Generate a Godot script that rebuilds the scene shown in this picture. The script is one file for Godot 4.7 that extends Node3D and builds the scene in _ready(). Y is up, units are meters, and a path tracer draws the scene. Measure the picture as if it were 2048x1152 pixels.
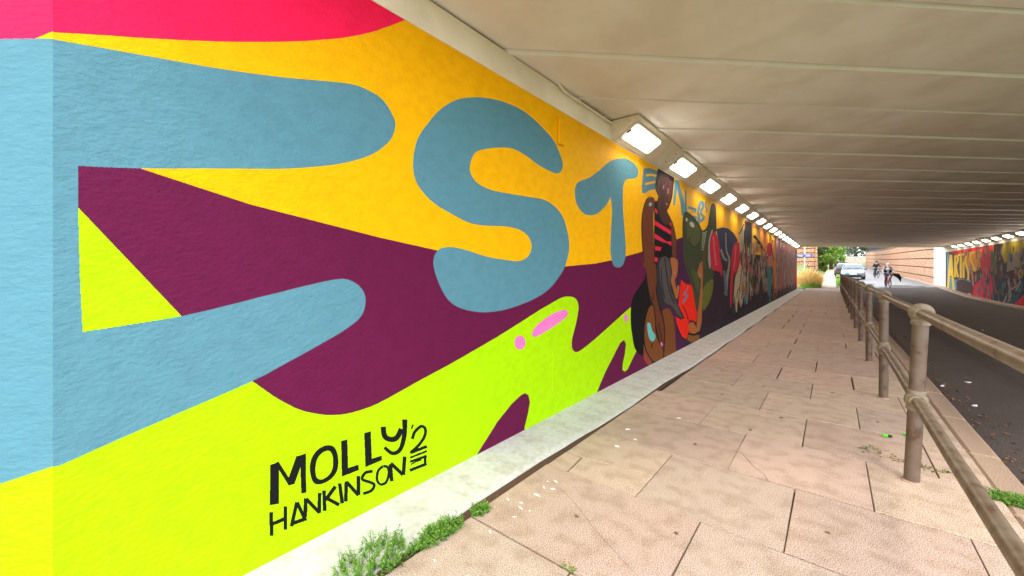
extends Node3D
# A skewed railway underpass with a painted left wall. x is across the tunnel (left wall at -1.9), y is up,
# s (metres along the tunnel from the camera) is -z.

const WALL_X := -1.9
const RIGHT_X := 6.25
const SOFFIT := 2.95
const SKEW := 0.97          # how far a beam moves along s for each metre across
const FAR_S := 33.4         # where the deck ends on the left wall
const LAMP_STEP := 1.645

var rng := RandomNumberGenerator.new()
var mats := {}
var tex := {}
var left := []
var right := []
var wing := []

var paint := {
	"yellow": Color(0.93, 0.675, 0.0), "purple": Color(0.37, 0.085, 0.235), "lime": Color(0.645, 0.84, 0.0), "pink": Color(0.93, 0.11, 0.31), "blue": Color(0.335, 0.52, 0.575),
	"rose": Color(0.911, 0.465, 0.725), "plum": Color(0.279, 0.121, 0.251), "ink": Color(0.19, 0.13, 0.18), "black": Color(0.084, 0.079, 0.084), "coal": Color(0.186, 0.177, 0.186),
	"smoke": Color(0.307, 0.288, 0.279), "hotpink": Color(0.865, 0.140, 0.279), "brown": Color(0.409, 0.214, 0.140), "umber": Color(0.288, 0.167, 0.149), "rosewood": Color(0.632, 0.465, 0.428),
	"rust": Color(0.539, 0.251, 0.177), "chestnut": Color(0.465, 0.270, 0.130), "aqua": Color(0.409, 0.707, 0.688), "ochre": Color(0.651, 0.391, 0.205), "scarlet": Color(0.902, 0.158, 0.084),
	"steel": Color(0.391, 0.484, 0.558), "olive": Color(0.242, 0.260, 0.177), "moss": Color(0.307, 0.326, 0.186), "fern": Color(0.391, 0.400, 0.149), "pale": Color(0.707, 0.707, 0.632),
	"walnut": Color(0.335, 0.251, 0.186), "tan": Color(0.502, 0.335, 0.158), "grey": Color(0.577, 0.605, 0.595), "navy": Color(0.186, 0.214, 0.316), "crimson": Color(0.744, 0.149, 0.223),
	"rosered": Color(0.800, 0.335, 0.409), "taupe": Color(0.558, 0.502, 0.446), "slate": Color(0.335, 0.391, 0.446), "sand": Color(0.744, 0.651, 0.521), "aqua2": Color(0.335, 0.586, 0.595),
	"orange": Color(0.818, 0.502, 0.167), "gold": Color(0.865, 0.679, 0.140), "sage": Color(0.614, 0.642, 0.465), "salmon": Color(0.763, 0.446, 0.391), "teal": Color(0.251, 0.465, 0.512),
	"lilac": Color(0.614, 0.465, 0.577), "redpaint": Color(0.818, 0.149, 0.186), "mustard": Color(0.670, 0.577, 0.149), "teal2": Color(0.186, 0.307, 0.353),
}


func _ready() -> void:
	rng.seed = 7
	look()
	materials()
	setting()
	left_wall()
	right_wall()
	bridge()
	lamps()
	railing()
	outside()
	road_users()
	small_things()


# ------------------------------------------------------------------ camera and light
func look() -> void:
	var cam := Camera3D.new()
	cam.name = "camera"
	add_child(cam)
	cam.position = Vector3(0, 1.3, 0)
	cam.rotation = Vector3(0, atan2(641.0, 788.0), 0)
	cam.projection = Camera3D.PROJECTION_FRUSTUM
	cam.near = 0.05
	cam.far = 1500.0
	cam.size = 0.05 * 1152.0 / 788.0
	cam.frustum_offset = Vector2(0, -0.05 * 35.0 / 788.0)
	cam.current = true
	var env := Environment.new()
	env.background_mode = Environment.BG_SKY
	var sky := Sky.new()
	var m := ProceduralSkyMaterial.new()
	m.sky_top_color = Color(0.86, 0.90, 0.95)
	m.sky_horizon_color = Color(0.97, 0.98, 1.0)
	m.sky_curve = 0.25
	m.ground_bottom_color = Color(0.35, 0.34, 0.32)
	m.ground_horizon_color = Color(0.6, 0.6, 0.58)
	m.sky_energy_multiplier = 1.3
	sky.sky_material = m
	env.sky = sky
	env.tonemap_mode = Environment.TONE_MAPPER_LINEAR
	env.tonemap_exposure = 2.75
	env.background_energy_multiplier = 1.0
	env.sdfgi_enabled = true
	env.ssao_enabled = true
	env.ssil_enabled = true
	var we := WorldEnvironment.new()
	we.name = "world"
	we.environment = env
	add_child(we)
	var sun := DirectionalLight3D.new()
	sun.name = "sun"
	sun.light_energy = 0.25
	sun.light_color = Color(1.0, 0.97, 0.92)
	sun.light_angular_distance = 14.0
	sun.shadow_enabled = true
	add_child(sun)
	sun.look_at_from_position(Vector3(3.2, 9.0, 4.0), Vector3.ZERO)


# ------------------------------------------------------------------ helpers
func v(x: float, y: float, s: float) -> Vector3:
	return Vector3(x, y, -s)


func tag(o: Node, label := "", category := "", group := "", kind := "") -> Node:
	if label != "":
		o.set_meta("label", label)
	if category != "":
		o.set_meta("category", category)
	if group != "":
		o.set_meta("group", group)
	if kind != "":
		o.set_meta("kind", kind)
	return o


func numbered(called: String, under: Node) -> String:
	if not under.has_node(NodePath(called)):
		return called
	var n := 1
	while under.has_node(NodePath("%s_%03d" % [called, n])):
		n += 1
	return "%s_%03d" % [called, n]


var counts := {}


func put(o: Node3D, called: String, under: Node) -> void:
	var key := "%d/%s" % [under.get_instance_id(), called]
	var n: int = counts.get(key, 0)
	counts[key] = n + 1
	o.name = called if n == 0 else "%s_%03d" % [called, n]
	under.add_child(o, true)


func thing(called: String, at: Vector3, label: String, category: String, group := "") -> Node3D:
	var o := Node3D.new()
	o.position = at
	put(o, called, self)
	tag(o, label, category, group)
	return o


func copy(o: Node3D, called: String, at: Vector3, label: String, category: String, group := "") -> Node3D:
	var c: Node3D = o.duplicate()
	c.position = at
	put(c, called, self)
	tag(c, label, category, group)
	return c


func part(called: String, mesh: Mesh, mat: Material, under: Node = self) -> MeshInstance3D:
	var o := MeshInstance3D.new()
	o.mesh = mesh
	o.material_override = mat
	put(o, called, under)
	return o


func begin() -> SurfaceTool:
	var st := SurfaceTool.new()
	st.begin(Mesh.PRIMITIVE_TRIANGLES)
	st.set_smooth_group(-1)
	return st


func done(st: SurfaceTool) -> ArrayMesh:
	st.generate_normals()
	return st.commit()


# one flat face, turned so that it looks along «out»
func face(st: SurfaceTool, pts: Array, out: Vector3) -> void:
	var n: Vector3 = (pts[2] - pts[0]).cross(pts[1] - pts[0])
	var turn := n.dot(out) < 0.0
	for i in range(1, pts.size() - 1):
		st.add_vertex(pts[0])
		if turn:
			st.add_vertex(pts[i + 1])
			st.add_vertex(pts[i])
		else:
			st.add_vertex(pts[i])
			st.add_vertex(pts[i + 1])


func box(st: SurfaceTool, c: Vector3, size: Vector3, basis := Basis.IDENTITY, bevel := 0.0) -> void:
	var h := size / 2.0
	var b := minf(bevel, minf(h.x, minf(h.y, h.z)) * 0.9)
	var p := func(x: float, y: float, z: float) -> Vector3: return c + basis * Vector3(x, y, z)
	for a in 3:
		for sg in [-1.0, 1.0]:
			var q := []
			for k in [[-1, -1], [1, -1], [1, 1], [-1, 1]]:
				var w := Vector3()
				w[a] = sg * h[a]
				w[(a + 1) % 3] = k[0] * (h[(a + 1) % 3] - b)
				w[(a + 2) % 3] = k[1] * (h[(a + 2) % 3] - b)
				q.append(c + basis * w)
			var o := Vector3()
			o[a] = sg
			face(st, q, basis * o)
	if b <= 0.0:
		return
	for a in 3:
		var e := (a + 1) % 3
		var f := (a + 2) % 3
		for s1 in [-1.0, 1.0]:
			for s2 in [-1.0, 1.0]:
				var q := []
				for k in [[-1.0, 0], [1.0, 0], [1.0, 1], [-1.0, 1]]:
					var w := Vector3()
					w[a] = k[0] * (h[a] - b)
					w[e] = s1 * (h[e] - (b if k[1] == 0 else 0.0))
					w[f] = s2 * (h[f] - (b if k[1] == 1 else 0.0))
					q.append(c + basis * w)
				var o := Vector3()
				o[e] = s1
				o[f] = s2
				face(st, q, basis * o)
	for sx in [-1.0, 1.0]:
		for sy in [-1.0, 1.0]:
			for sz in [-1.0, 1.0]:
				face(st, [c + basis * Vector3(sx * h.x, sy * (h.y - b), sz * (h.z - b)), c + basis * Vector3(sx * (h.x - b), sy * h.y, sz * (h.z - b)), c + basis * Vector3(sx * (h.x - b), sy * (h.y - b), sz * h.z)], basis * Vector3(sx, sy, sz))


func box_mesh(c: Vector3, size: Vector3, bevel := 0.0, basis := Basis.IDENTITY) -> ArrayMesh:
	var st := begin()
	box(st, c, size, basis, bevel)
	return done(st)


# a polygon in the x-y plane of «t», extruded along its z from 0 to «length»
func prism(st: SurfaceTool, poly: PackedVector2Array, t: Transform3D, length: float) -> void:
	var mid := Vector2()
	for p in poly:
		mid += p
	mid /= poly.size()
	var tri := Geometry2D.triangulate_polygon(poly)
	for z in [0.0, length]:
		for i in range(0, tri.size(), 3):
			face(st, [t * Vector3(poly[tri[i]].x, poly[tri[i]].y, z), t * Vector3(poly[tri[i + 1]].x, poly[tri[i + 1]].y, z), t * Vector3(poly[tri[i + 2]].x, poly[tri[i + 2]].y, z)], t.basis.z * (1.0 if z > 0.0 else -1.0) * signf(length))
	var ccw := not Geometry2D.is_polygon_clockwise(poly)
	for i in poly.size():
		var a := poly[i]
		var b := poly[(i + 1) % poly.size()]
		var n := Vector2(b.y - a.y, a.x - b.x) * (1.0 if ccw else -1.0)
		face(st, [t * Vector3(a.x, a.y, 0), t * Vector3(b.x, b.y, 0), t * Vector3(b.x, b.y, length), t * Vector3(a.x, a.y, length)], t.basis * Vector3(n.x, n.y, 0))


# a round bar through points; radius may be a number or one per point
func tube(st: SurfaceTool, path: Array, radius, sides := 10, caps := true) -> void:
	st.set_smooth_group(1)
	var rings := []
	var side := Vector3.UP
	for i in path.size():
		var d: Vector3 = (path[mini(i + 1, path.size() - 1)] - path[maxi(i - 1, 0)]).normalized()
		if i == 0:
			side = d.cross(Vector3.UP if absf(d.y) < 0.9 else Vector3.RIGHT).normalized()
		else:
			side = (side - d * side.dot(d)).normalized()
		var up := side.cross(d)
		var r: float = radius[i] if radius is Array else radius
		var ring := []
		for k in sides:
			var a := TAU * k / sides
			ring.append(path[i] + (side * cos(a) + up * sin(a)) * r)
		rings.append(ring)
	for i in path.size() - 1:
		for k in sides:
			var j := (k + 1) % sides
			var m: Vector3 = (rings[i][k] + rings[i + 1][j]) / 2.0
			face(st, [rings[i][k], rings[i][j], rings[i + 1][j], rings[i + 1][k]], m - (path[i] + path[i + 1]) / 2.0)
	st.set_smooth_group(-1)
	if caps:
		face(st, rings[0], path[0] - path[1])
		face(st, rings[-1], path[-1] - path[-2])


# profile of (radius, height) turned about the y axis of «t»
func lathe(st: SurfaceTool, profile: Array, t: Transform3D, sides := 16) -> void:
	st.set_smooth_group(2)
	for i in profile.size() - 1:
		var a: Vector2 = profile[i]
		var b: Vector2 = profile[i + 1]
		for k in sides:
			var u := TAU * k / sides
			var w := TAU * (k + 1) / sides
			var q := []
			for e in [[a, u], [a, w], [b, w], [b, u]]:
				var p := Vector3(e[0].x * cos(e[1]), e[0].y, e[0].x * sin(e[1]))
				if q.is_empty() or not (q[-1] as Vector3).is_equal_approx(p):
					q.append(p)
			if q.size() > 2 and (q[0] as Vector3).is_equal_approx(q[-1]):
				q.pop_back()
			if q.size() < 3:
				continue
			var dir := b - a
			var n := Vector3(dir.y * cos((u + w) / 2.0), -dir.x, dir.y * sin((u + w) / 2.0))
			var r := []
			for p in q:
				r.append(t * p)
			face(st, r, t.basis * n)
	st.set_smooth_group(-1)


func ball(st: SurfaceTool, c: Vector3, r: Vector3, sides := 14, rings := 8) -> void:
	var prof := []
	for i in rings + 1:
		var a := PI * i / rings
		prof.append(Vector2(sin(a), -cos(a)))
	lathe(st, prof, Transform3D(Basis.from_scale(r), c), sides)


# surface nets over tapered bones [a, b, ra, rb] joined with a smooth minimum
func flesh(bones: Array, cell: float, k := 0.03) -> ArrayMesh:
	var lo := Vector3.ONE * 1e9
	var hi := -lo
	for b in bones:
		var r: float = maxf(b[2], b[3]) + cell * 2.5 + k * 0.5
		for e in 2:
			lo = lo.min(b[e] - Vector3.ONE * r)
			hi = hi.max(b[e] + Vector3.ONE * r)
	var n := Vector3i(((hi - lo) / cell).ceil()) + Vector3i.ONE
	var f := PackedFloat32Array()
	f.resize(n.x * n.y * n.z)
	f.fill(1.0)
	for b in bones:
		var a: Vector3 = b[0]
		var ab: Vector3 = b[1] - a
		var l2 := maxf(ab.length_squared(), 1e-9)
		var reach: float = maxf(b[2], b[3]) + cell * 2.0 + k
		var p0 := Vector3i(((a.min(b[1]) - Vector3.ONE * reach - lo) / cell).floor()).clamp(Vector3i.ZERO, n - Vector3i.ONE)
		var p1 := Vector3i(((a.max(b[1]) + Vector3.ONE * reach - lo) / cell).ceil()).clamp(Vector3i.ZERO, n - Vector3i.ONE)
		for z in range(p0.z, p1.z + 1):
			for y in range(p0.y, p1.y + 1):
				for x in range(p0.x, p1.x + 1):
					var p := lo + Vector3(x, y, z) * cell
					var h := clampf((p - a).dot(ab) / l2, 0.0, 1.0)
					var d := (p - a - ab * h).length() - lerpf(b[2], b[3], h)
					var at := x + n.x * (y + n.y * z)
					var o := f[at]
					var w := maxf(k - absf(o - d), 0.0) / k
					f[at] = minf(o, d) - w * w * k * 0.25
	var st := SurfaceTool.new()
	st.begin(Mesh.PRIMITIVE_TRIANGLES)
	st.set_smooth_group(0)
	var ids := {}
	var places := PackedVector3Array()
	var step := [1, n.x, n.x * n.y]
	for z in n.z - 1:
		for y in n.y - 1:
			for x in n.x - 1:
				var at := x + n.x * (y + n.y * z)
				var mask := 0
				for c in 8:
					if f[at + (c & 1) + n.x * ((c >> 1) & 1) + n.x * n.y * (c >> 2)] < 0.0:
						mask |= 1 << c
				if mask == 0 or mask == 255:
					continue
				var sum := Vector3()
				var hits := 0
				for a in 3:
					for c in 8:
						if c & (1 << a):
							continue
						var d := c | (1 << a)
						var fa := f[at + (c & 1) + n.x * ((c >> 1) & 1) + n.x * n.y * (c >> 2)]
						var fb := f[at + (d & 1) + n.x * ((d >> 1) & 1) + n.x * n.y * (d >> 2)]
						if (fa < 0.0) != (fb < 0.0):
							var q := Vector3(c & 1, (c >> 1) & 1, c >> 2)
							q[a] += fa / (fa - fb)
							sum += q
							hits += 1
				ids[at] = places.size()
				places.append(lo + (Vector3(x, y, z) + sum / hits) * cell)
	for p in places:
		st.add_vertex(p)
	for at in ids:
		var x: int = at % n.x
		var y: int = (at / n.x) % n.y
		var z: int = at / (n.x * n.y)
		for a in 3:
			var e: int = step[(a + 1) % 3]
			var g: int = step[(a + 2) % 3]
			var pos := [x, y, z]
			if pos[(a + 1) % 3] == 0 or pos[(a + 2) % 3] == 0:
				continue
			var fa := f[at]
			var fb: float = f[at + step[a]]
			if (fa < 0.0) == (fb < 0.0):
				continue
			if not (ids.has(at - e) and ids.has(at - g) and ids.has(at - e - g)):
				continue
			var q := [ids[at - e - g], ids[at - g], ids[at], ids[at - e]]
			if fa < 0.0:
				q.reverse()
			for i in [0, 1, 2, 0, 2, 3]:
				st.add_index(q[i])
	st.generate_normals()
	return st.commit()


# ------------------------------------------------------------------ materials
func noise_tex(key: String, size: int, freq: float, octaves: int, colors: Array, stops: Array, kind := FastNoiseLite.TYPE_SIMPLEX_SMOOTH, gain := 0.5) -> NoiseTexture2D:
	if tex.has(key):
		return tex[key]
	var n := FastNoiseLite.new()
	n.seed = hash(key) % 10000
	n.noise_type = kind
	n.frequency = freq
	n.fractal_octaves = octaves
	n.fractal_gain = gain
	var t := NoiseTexture2D.new()
	t.width = size
	t.height = size
	t.seamless = true
	t.noise = n
	if colors.size():
		var g := Gradient.new()
		g.offsets = PackedFloat32Array(stops)
		g.colors = PackedColorArray(colors)
		t.color_ramp = g
	tex[key] = t
	return t


func grey(x: float) -> Color:
	return Color(x, x, x)


func mat(key: String, color: Color, rough := 0.85, metal := 0.0) -> StandardMaterial3D:
	var m := StandardMaterial3D.new()
	m.resource_name = key
	m.albedo_color = color
	m.roughness = rough
	m.metallic = metal
	mats[key] = m
	return m


# adds a world-space colour pattern and relief to a material
func grain(m: StandardMaterial3D, t: Texture2D, scale: float, bump: Texture2D = null, depth_cm := 0.0, world := true) -> StandardMaterial3D:
	m.albedo_texture = t
	m.uv1_triplanar = true
	m.uv1_world_triplanar = world
	m.uv1_scale = Vector3.ONE * scale
	if bump:
		m.heightmap_enabled = true
		m.heightmap_texture = bump
		m.heightmap_scale = depth_cm
	return m


func stain(m: StandardMaterial3D, t: Texture2D, scale: float) -> StandardMaterial3D:
	m.detail_enabled = true
	m.detail_blend_mode = BaseMaterial3D.BLEND_MODE_MUL
	m.detail_albedo = t
	m.detail_uv_layer = BaseMaterial3D.DETAIL_UV_2
	m.uv2_triplanar = true
	m.uv2_world_triplanar = true
	m.uv2_scale = Vector3.ONE * scale
	return m


func materials() -> void:
	var plaster := noise_tex("plaster", 1024, 0.024, 6, [], [], FastNoiseLite.TYPE_SIMPLEX_SMOOTH, 0.6)
	var wash := noise_tex("wash", 512, 0.012, 5, [grey(0.93), grey(0.98), grey(1.0)], [0.2, 0.5, 0.8])
	var patch := noise_tex("patch", 512, 0.008, 4, [Color(0.95, 0.935, 0.915), Color(0.98, 0.975, 0.965), Color(1, 1, 1)], [0.25, 0.5, 0.75])
	var grime := noise_tex("grime", 512, 0.011, 5, [Color(0.925, 0.91, 0.885), Color(0.975, 0.97, 0.96), Color(1, 1, 1)], [0.22, 0.44, 0.66])
	var speck := noise_tex("speck", 1024, 0.16, 3, [Color(0.55, 0.45, 0.40), Color(0.84, 0.77, 0.72), Color(0.94, 0.89, 0.85), Color(1.0, 0.99, 0.97)], [0.28, 0.41, 0.56, 0.7])
	var grit := noise_tex("grit", 512, 0.12, 4, [], [])
	var soot := noise_tex("soot", 512, 0.010, 5, [Color(0.955, 0.945, 0.93), Color(0.985, 0.98, 0.97), Color(1, 1, 1)], [0.22, 0.46, 0.7])
	var tar := noise_tex("tar", 1024, 0.17, 3, [grey(0.40), grey(0.72), grey(0.92), Color(1.0, 0.95, 0.9)], [0.32, 0.5, 0.6, 0.7])
	var rustmap := noise_tex("rustmap", 512, 0.014, 5, [Color(0.74, 0.62, 0.54), Color(0.91, 0.86, 0.81), Color(0.96, 0.94, 0.915), Color(1, 0.99, 0.975)], [0.22, 0.36, 0.56, 0.75])
	var stone := noise_tex("stone", 512, 0.02, 5, [Color(0.72, 0.62, 0.55), Color(0.93, 0.86, 0.80), Color(1, 1, 1)], [0.25, 0.5, 0.75])
	var leafy := noise_tex("leafy", 256, 0.05, 3, [grey(0.55), grey(0.9), grey(1.0)], [0.25, 0.5, 0.75])
	tex["bumps"] = plaster
	noise_tex("coat", 512, 0.014, 5, [grey(0.965), grey(0.988), grey(1.0)], [0.25, 0.5, 0.75])
	# concrete and paint
	grain(mat("cream", Color(0.93, 0.90, 0.83), 0.7), soot, 0.5, grit, 0.15)
	stain(mats["cream"], patch, 0.12)
	grain(mat("soffit", Color(0.94, 0.93, 0.905), 0.6), soot, 0.3, grit, 0.1)
	stain(mats["soffit"], patch, 0.09)
	grain(mat("cement", Color(0.82, 0.81, 0.78), 0.9), wash, 3.0, grit, 0.3)
	stain(mats["cement"], grime, 0.9)
	var tones := [Color(0.835, 0.765, 0.705), Color(0.855, 0.79, 0.72), Color(0.815, 0.74, 0.69), Color(0.81, 0.755, 0.70), Color(0.86, 0.775, 0.725)]
	for i in tones.size():
		grain(mat("slab%d" % i, tones[i], 0.82), speck, 0.85 + 0.07 * i, grit, 0.12)
		stain(mats["slab%d" % i], grime, 1.1)
	grain(mat("kerb", Color(0.74, 0.66, 0.58), 0.9), speck, 1.1, grit, 0.2)
	grain(mat("soil", Color(0.40, 0.30, 0.23), 1.0), speck, 2.0, grit, 0.5)
	grain(mat("asphalt", Color(0.41, 0.35, 0.315), 0.92), tar, 0.9, grit, 0.5)
	stain(mats["asphalt"], patch, 0.3)
	grain(mat("asphalt_daylit", Color(0.58, 0.56, 0.55), 0.6), tar, 0.9, grit, 0.4)  # lightened copy of the asphalt, with outdoor daylight put into its colour
	grain(mat("whitewash", Color(0.90, 0.90, 0.89), 0.8), wash, 0.6, plaster, 0.3)
	grain(mat("bodywall", Color(0.62, 0.58, 0.53), 0.9), soot, 0.5)
	grain(mat("sandstone", Color(0.80, 0.655, 0.53), 0.9), stone, 0.4, grit, 0.4)
	stain(mats["sandstone"], patch, 0.16)
	grain(mat("sandstone_warm", Color(0.78, 0.62, 0.49), 0.9), stone, 0.45, grit, 0.4)
	grain(mat("mortar", Color(0.35, 0.29, 0.25), 1.0), stone, 0.6)
	# metal
	grain(mat("rail", Color(0.50, 0.44, 0.37), 0.45, 0.35), rustmap, 1.3, grit, 0.06)
	grain(mat("post", Color(0.44, 0.37, 0.32), 0.55, 0.2), rustmap, 1.1, grit, 0.06)
	grain(mat("joint", Color(0.54, 0.485, 0.41), 0.7, 0.0), rustmap, 3.0, grit, 0.08)
	mats["joint"].albedo_texture = noise_tex("lichen", 256, 0.03, 4, [Color(0.84, 0.79, 0.72), Color(0.95, 0.93, 0.9), Color(1, 1, 1)], [0.25, 0.5, 0.7])
	grain(mat("housing", Color(0.88, 0.84, 0.76), 0.55), soot, 0.8)
	mat("screw", Color(0.45, 0.42, 0.38), 0.5, 0.6)
	mat("bezel", Color(0.80, 0.77, 0.70), 0.5)
	var glow := mat("glow", Color(0.95, 0.95, 0.95), 0.4)
	glow.emission_enabled = true
	glow.emission = Color(1, 0.985, 0.96)
	glow.emission_energy_multiplier = 3.0
	# plants
	for g in [["leaf_a", Color(0.33, 0.50, 0.14)], ["leaf_b", Color(0.45, 0.60, 0.19)], ["leaf_c", Color(0.22, 0.37, 0.12)], ["leaf_dry", Color(0.66, 0.56, 0.28)], ["tree_a", Color(0.37, 0.52, 0.15)], ["tree_b", Color(0.47, 0.60, 0.20)], ["tree_c", Color(0.22, 0.34, 0.13)], ["tree_haze_tint", Color(0.36, 0.40, 0.31)], ["straw", Color(0.85, 0.72, 0.44)], ["straw_b", Color(0.74, 0.58, 0.33)]]:
		var m: StandardMaterial3D = mat(g[0], g[1], 0.75)
		m.backlight_enabled = true
		m.backlight = g[1] * 0.55
	grain(mat("lawn", Color(0.42, 0.58, 0.20), 1.0), leafy, 1.5, grit, 1.0)
	grain(mat("meadow", Color(0.52, 0.56, 0.30), 1.0), leafy, 0.7, grit, 1.0)
	grain(mat("bark", Color(0.34, 0.28, 0.22), 0.95), rustmap, 2.0)
	# road users
	var clear := mat("carglass", Color(0.16, 0.19, 0.21), 0.06)
	clear.metallic_specular = 0.7
	var silver := mat("silver", Color(0.48, 0.53, 0.57), 0.3, 0.35)
	silver.clearcoat_enabled = true
	silver.clearcoat = 0.8
	silver.clearcoat_roughness = 0.05
	var maroon := mat("maroon", Color(0.23, 0.12, 0.12), 0.3, 0.2)
	maroon.clearcoat_enabled = true
	maroon.clearcoat = 0.8
	mat("rubber", Color(0.10, 0.10, 0.10), 0.85)
	mat("trim", Color(0.14, 0.14, 0.15), 0.6)
	mat("alloy", Color(0.66, 0.67, 0.68), 0.35, 0.8)
	mat("headlight", Color(0.86, 0.88, 0.90), 0.12)
	mat("taillight", Color(0.62, 0.08, 0.07), 0.25)
	mat("plate", Color(0.93, 0.93, 0.90), 0.5)
	mat("skin", Color(0.84, 0.63, 0.53), 0.6)
	mat("white_hair", Color(0.90, 0.89, 0.87), 0.9)
	mat("black_cloth", Color(0.13, 0.13, 0.15), 0.95)
	mat("grey_cloth", Color(0.70, 0.69, 0.69), 0.95)
	mat("white_cloth", Color(0.90, 0.90, 0.91), 0.95)
	mat("purple_cloth", Color(0.30, 0.25, 0.34), 0.95)
	mat("red_frame", Color(0.74, 0.12, 0.16), 0.35)
	mat("dark_frame", Color(0.16, 0.17, 0.19), 0.4)
	mat("signblue", Color(0.12, 0.28, 0.62), 0.5)
	mat("signwhite", Color(0.92, 0.92, 0.92), 0.5)
	mat("pole", Color(0.80, 0.79, 0.76), 0.5, 0.2)
	mat("fence", Color(0.20, 0.21, 0.23), 0.6, 0.3)
	mat("green_plastic", Color(0.30, 0.85, 0.10), 0.3)
	mat("black_plastic", Color(0.08, 0.08, 0.08), 0.4)
	mat("paper", Color(0.92, 0.91, 0.88), 0.8)
	mat("gum", Color(0.42, 0.34, 0.29), 0.9)
	mat("white_paint", Color(0.95, 0.94, 0.90), 0.6)
	mat("dead_leaf", Color(0.47, 0.31, 0.20), 0.9)
	grain(mat("pale_stone", Color(0.80, 0.75, 0.70), 0.9), stone, 0.3)


# ------------------------------------------------------------------ the painted walls
func canvas(s0: float, s1: float, y0: float, y1: float, w: int, h: int, base: Color) -> Dictionary:
	var im := Image.create_empty(w, h, false, Image.FORMAT_RGB8)
	im.fill(base)
	return {"im": im, "s0": s0, "s1": s1, "y0": y0, "y1": y1}


# fills an outline given in millimetres along the wall and up it
func fill(group: Array, color: String, mm: Array, smooth: int) -> void:
	var pts := PackedVector2Array()
	var n := mm.size() / 2
	for i in n:
		var p1 := Vector2(mm[i * 2], mm[i * 2 + 1]) / 1000.0
		if not smooth:
			pts.append(p1)
			continue
		var i0 := (i + n - 1) % n
		var i2 := (i + 1) % n
		var i3 := (i + 2) % n
		var p0 := Vector2(mm[i0 * 2], mm[i0 * 2 + 1]) / 1000.0
		var p2 := Vector2(mm[i2 * 2], mm[i2 * 2 + 1]) / 1000.0
		var p3 := Vector2(mm[i3 * 2], mm[i3 * 2 + 1]) / 1000.0
		for k in 6:
			pts.append(p1.cubic_interpolate(p2, p0, p3, k / 6.0))
	fill_points(group, paint[color], pts)


func fill_points(group: Array, c: Color, pts: PackedVector2Array) -> void:
	for cv in group:
		var im: Image = cv.im
		var w := im.get_width()
		var h := im.get_height()
		var q := PackedVector2Array()
		var lo := Vector2(1e9, 1e9)
		var hi := -lo
		for p in pts:
			var u := Vector2((p.x - cv.s0) / (cv.s1 - cv.s0) * w, (cv.y1 - p.y) / (cv.y1 - cv.y0) * h)
			q.append(u)
			lo = lo.min(u)
			hi = hi.max(u)
		if hi.x < 0 or lo.x > w or hi.y < 0 or lo.y > h:
			continue
		for y in range(maxi(0, int(lo.y)), mini(h, int(hi.y) + 1)):
			var yc := y + 0.5
			var xs := PackedFloat32Array()
			var a := q[q.size() - 1]
			for b in q:
				if (a.y > yc) != (b.y > yc):
					xs.append(a.x + (yc - a.y) / (b.y - a.y) * (b.x - a.x))
				a = b
			xs.sort()
			for k in range(0, xs.size() - 1, 2):
				var x0 := clampi(roundi(xs[k]), 0, w)
				var x1 := clampi(roundi(xs[k + 1]), 0, w)
				if x1 > x0:
					im.fill_rect(Rect2i(x0, y, x1 - x0, 1), c)


# upright brush marks: the loose, layered painting of the farther mural
func streaks(group: Array, s0: float, s1: float, y0: float, y1: float, names: Array, n: int, sd: int) -> void:
	var r := RandomNumberGenerator.new()
	r.seed = sd
	for i in n:
		var s := r.randf_range(s0, s1) / 1000.0
		var y := r.randf_range(y0, y1) / 1000.0
		var w := r.randf_range(0.03, 0.16)
		var h := r.randf_range(0.06, 0.34)
		var c: Color = paint[names[r.randi() % names.size()]]
		c = c.darkened(r.randf_range(0.0, 0.15)).lerp(grey(0.4), r.randf_range(0.0, 0.25))
		var pts := PackedVector2Array()
		var lean := r.randf_range(-0.15, 0.15)
		for k in 10:
			var a := TAU * k / 10.0
			pts.append(Vector2(s + cos(a) * w * r.randf_range(0.6, 1.2) + sin(a) * h * lean, maxf(y + sin(a) * h * r.randf_range(0.7, 1.15), y0 / 1000.0 - 0.1)))
		fill_points(group, c, pts)


func mural_mat(cv: Dictionary, bump_cm := 0.5) -> StandardMaterial3D:
	var m := mat("mural", Color.WHITE, 0.7)
	m.metallic_specular = 0.22
	grain(m, tex["coat"], 0.6, tex["bumps"], bump_cm)
	m.uv1_scale = Vector3(1.1, 1.6, 1.1)
	m.detail_enabled = true
	m.detail_blend_mode = BaseMaterial3D.BLEND_MODE_MUL
	m.detail_albedo = ImageTexture.create_from_image(cv.im)
	m.detail_uv_layer = BaseMaterial3D.DETAIL_UV_2
	return m


# the painted face of a wall: one surface for each canvas, from the point «a» of s0 to the point «b» of s1
func painted_face(group: Array, at: Callable, out: Vector3, under: Node, bump_cm := 0.2) -> void:
	var mesh := ArrayMesh.new()
	for cv in group:
		var st := begin()
		var q := [[cv.s0, cv.y0], [cv.s1, cv.y0], [cv.s1, cv.y1], [cv.s0, cv.y1]]
		var iu: float = 0.5 / cv.im.get_width()
		var iv: float = 0.5 / cv.im.get_height()
		var uv := [Vector2(iu, 1.0 - iv), Vector2(1.0 - iu, 1.0 - iv), Vector2(1.0 - iu, iv), Vector2(iu, iv)]
		var p := []
		for e in q:
			p.append(at.call(e[0], e[1]))
		var n: Vector3 = (p[2] - p[0]).cross(p[1] - p[0])
		var order := [0, 1, 2, 0, 2, 3] if n.dot(out) > 0.0 else [0, 2, 1, 0, 3, 2]
		for i in order:
			st.set_uv(uv[i])
			st.set_uv2(uv[i])
			st.add_vertex(p[i])
		st.generate_normals()
		st.set_material(mural_mat(cv, cv.get("bump", bump_cm)))
		st.commit(mesh)
	var o := MeshInstance3D.new()
	o.mesh = mesh
	put(o, "painted_face", under)


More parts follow.
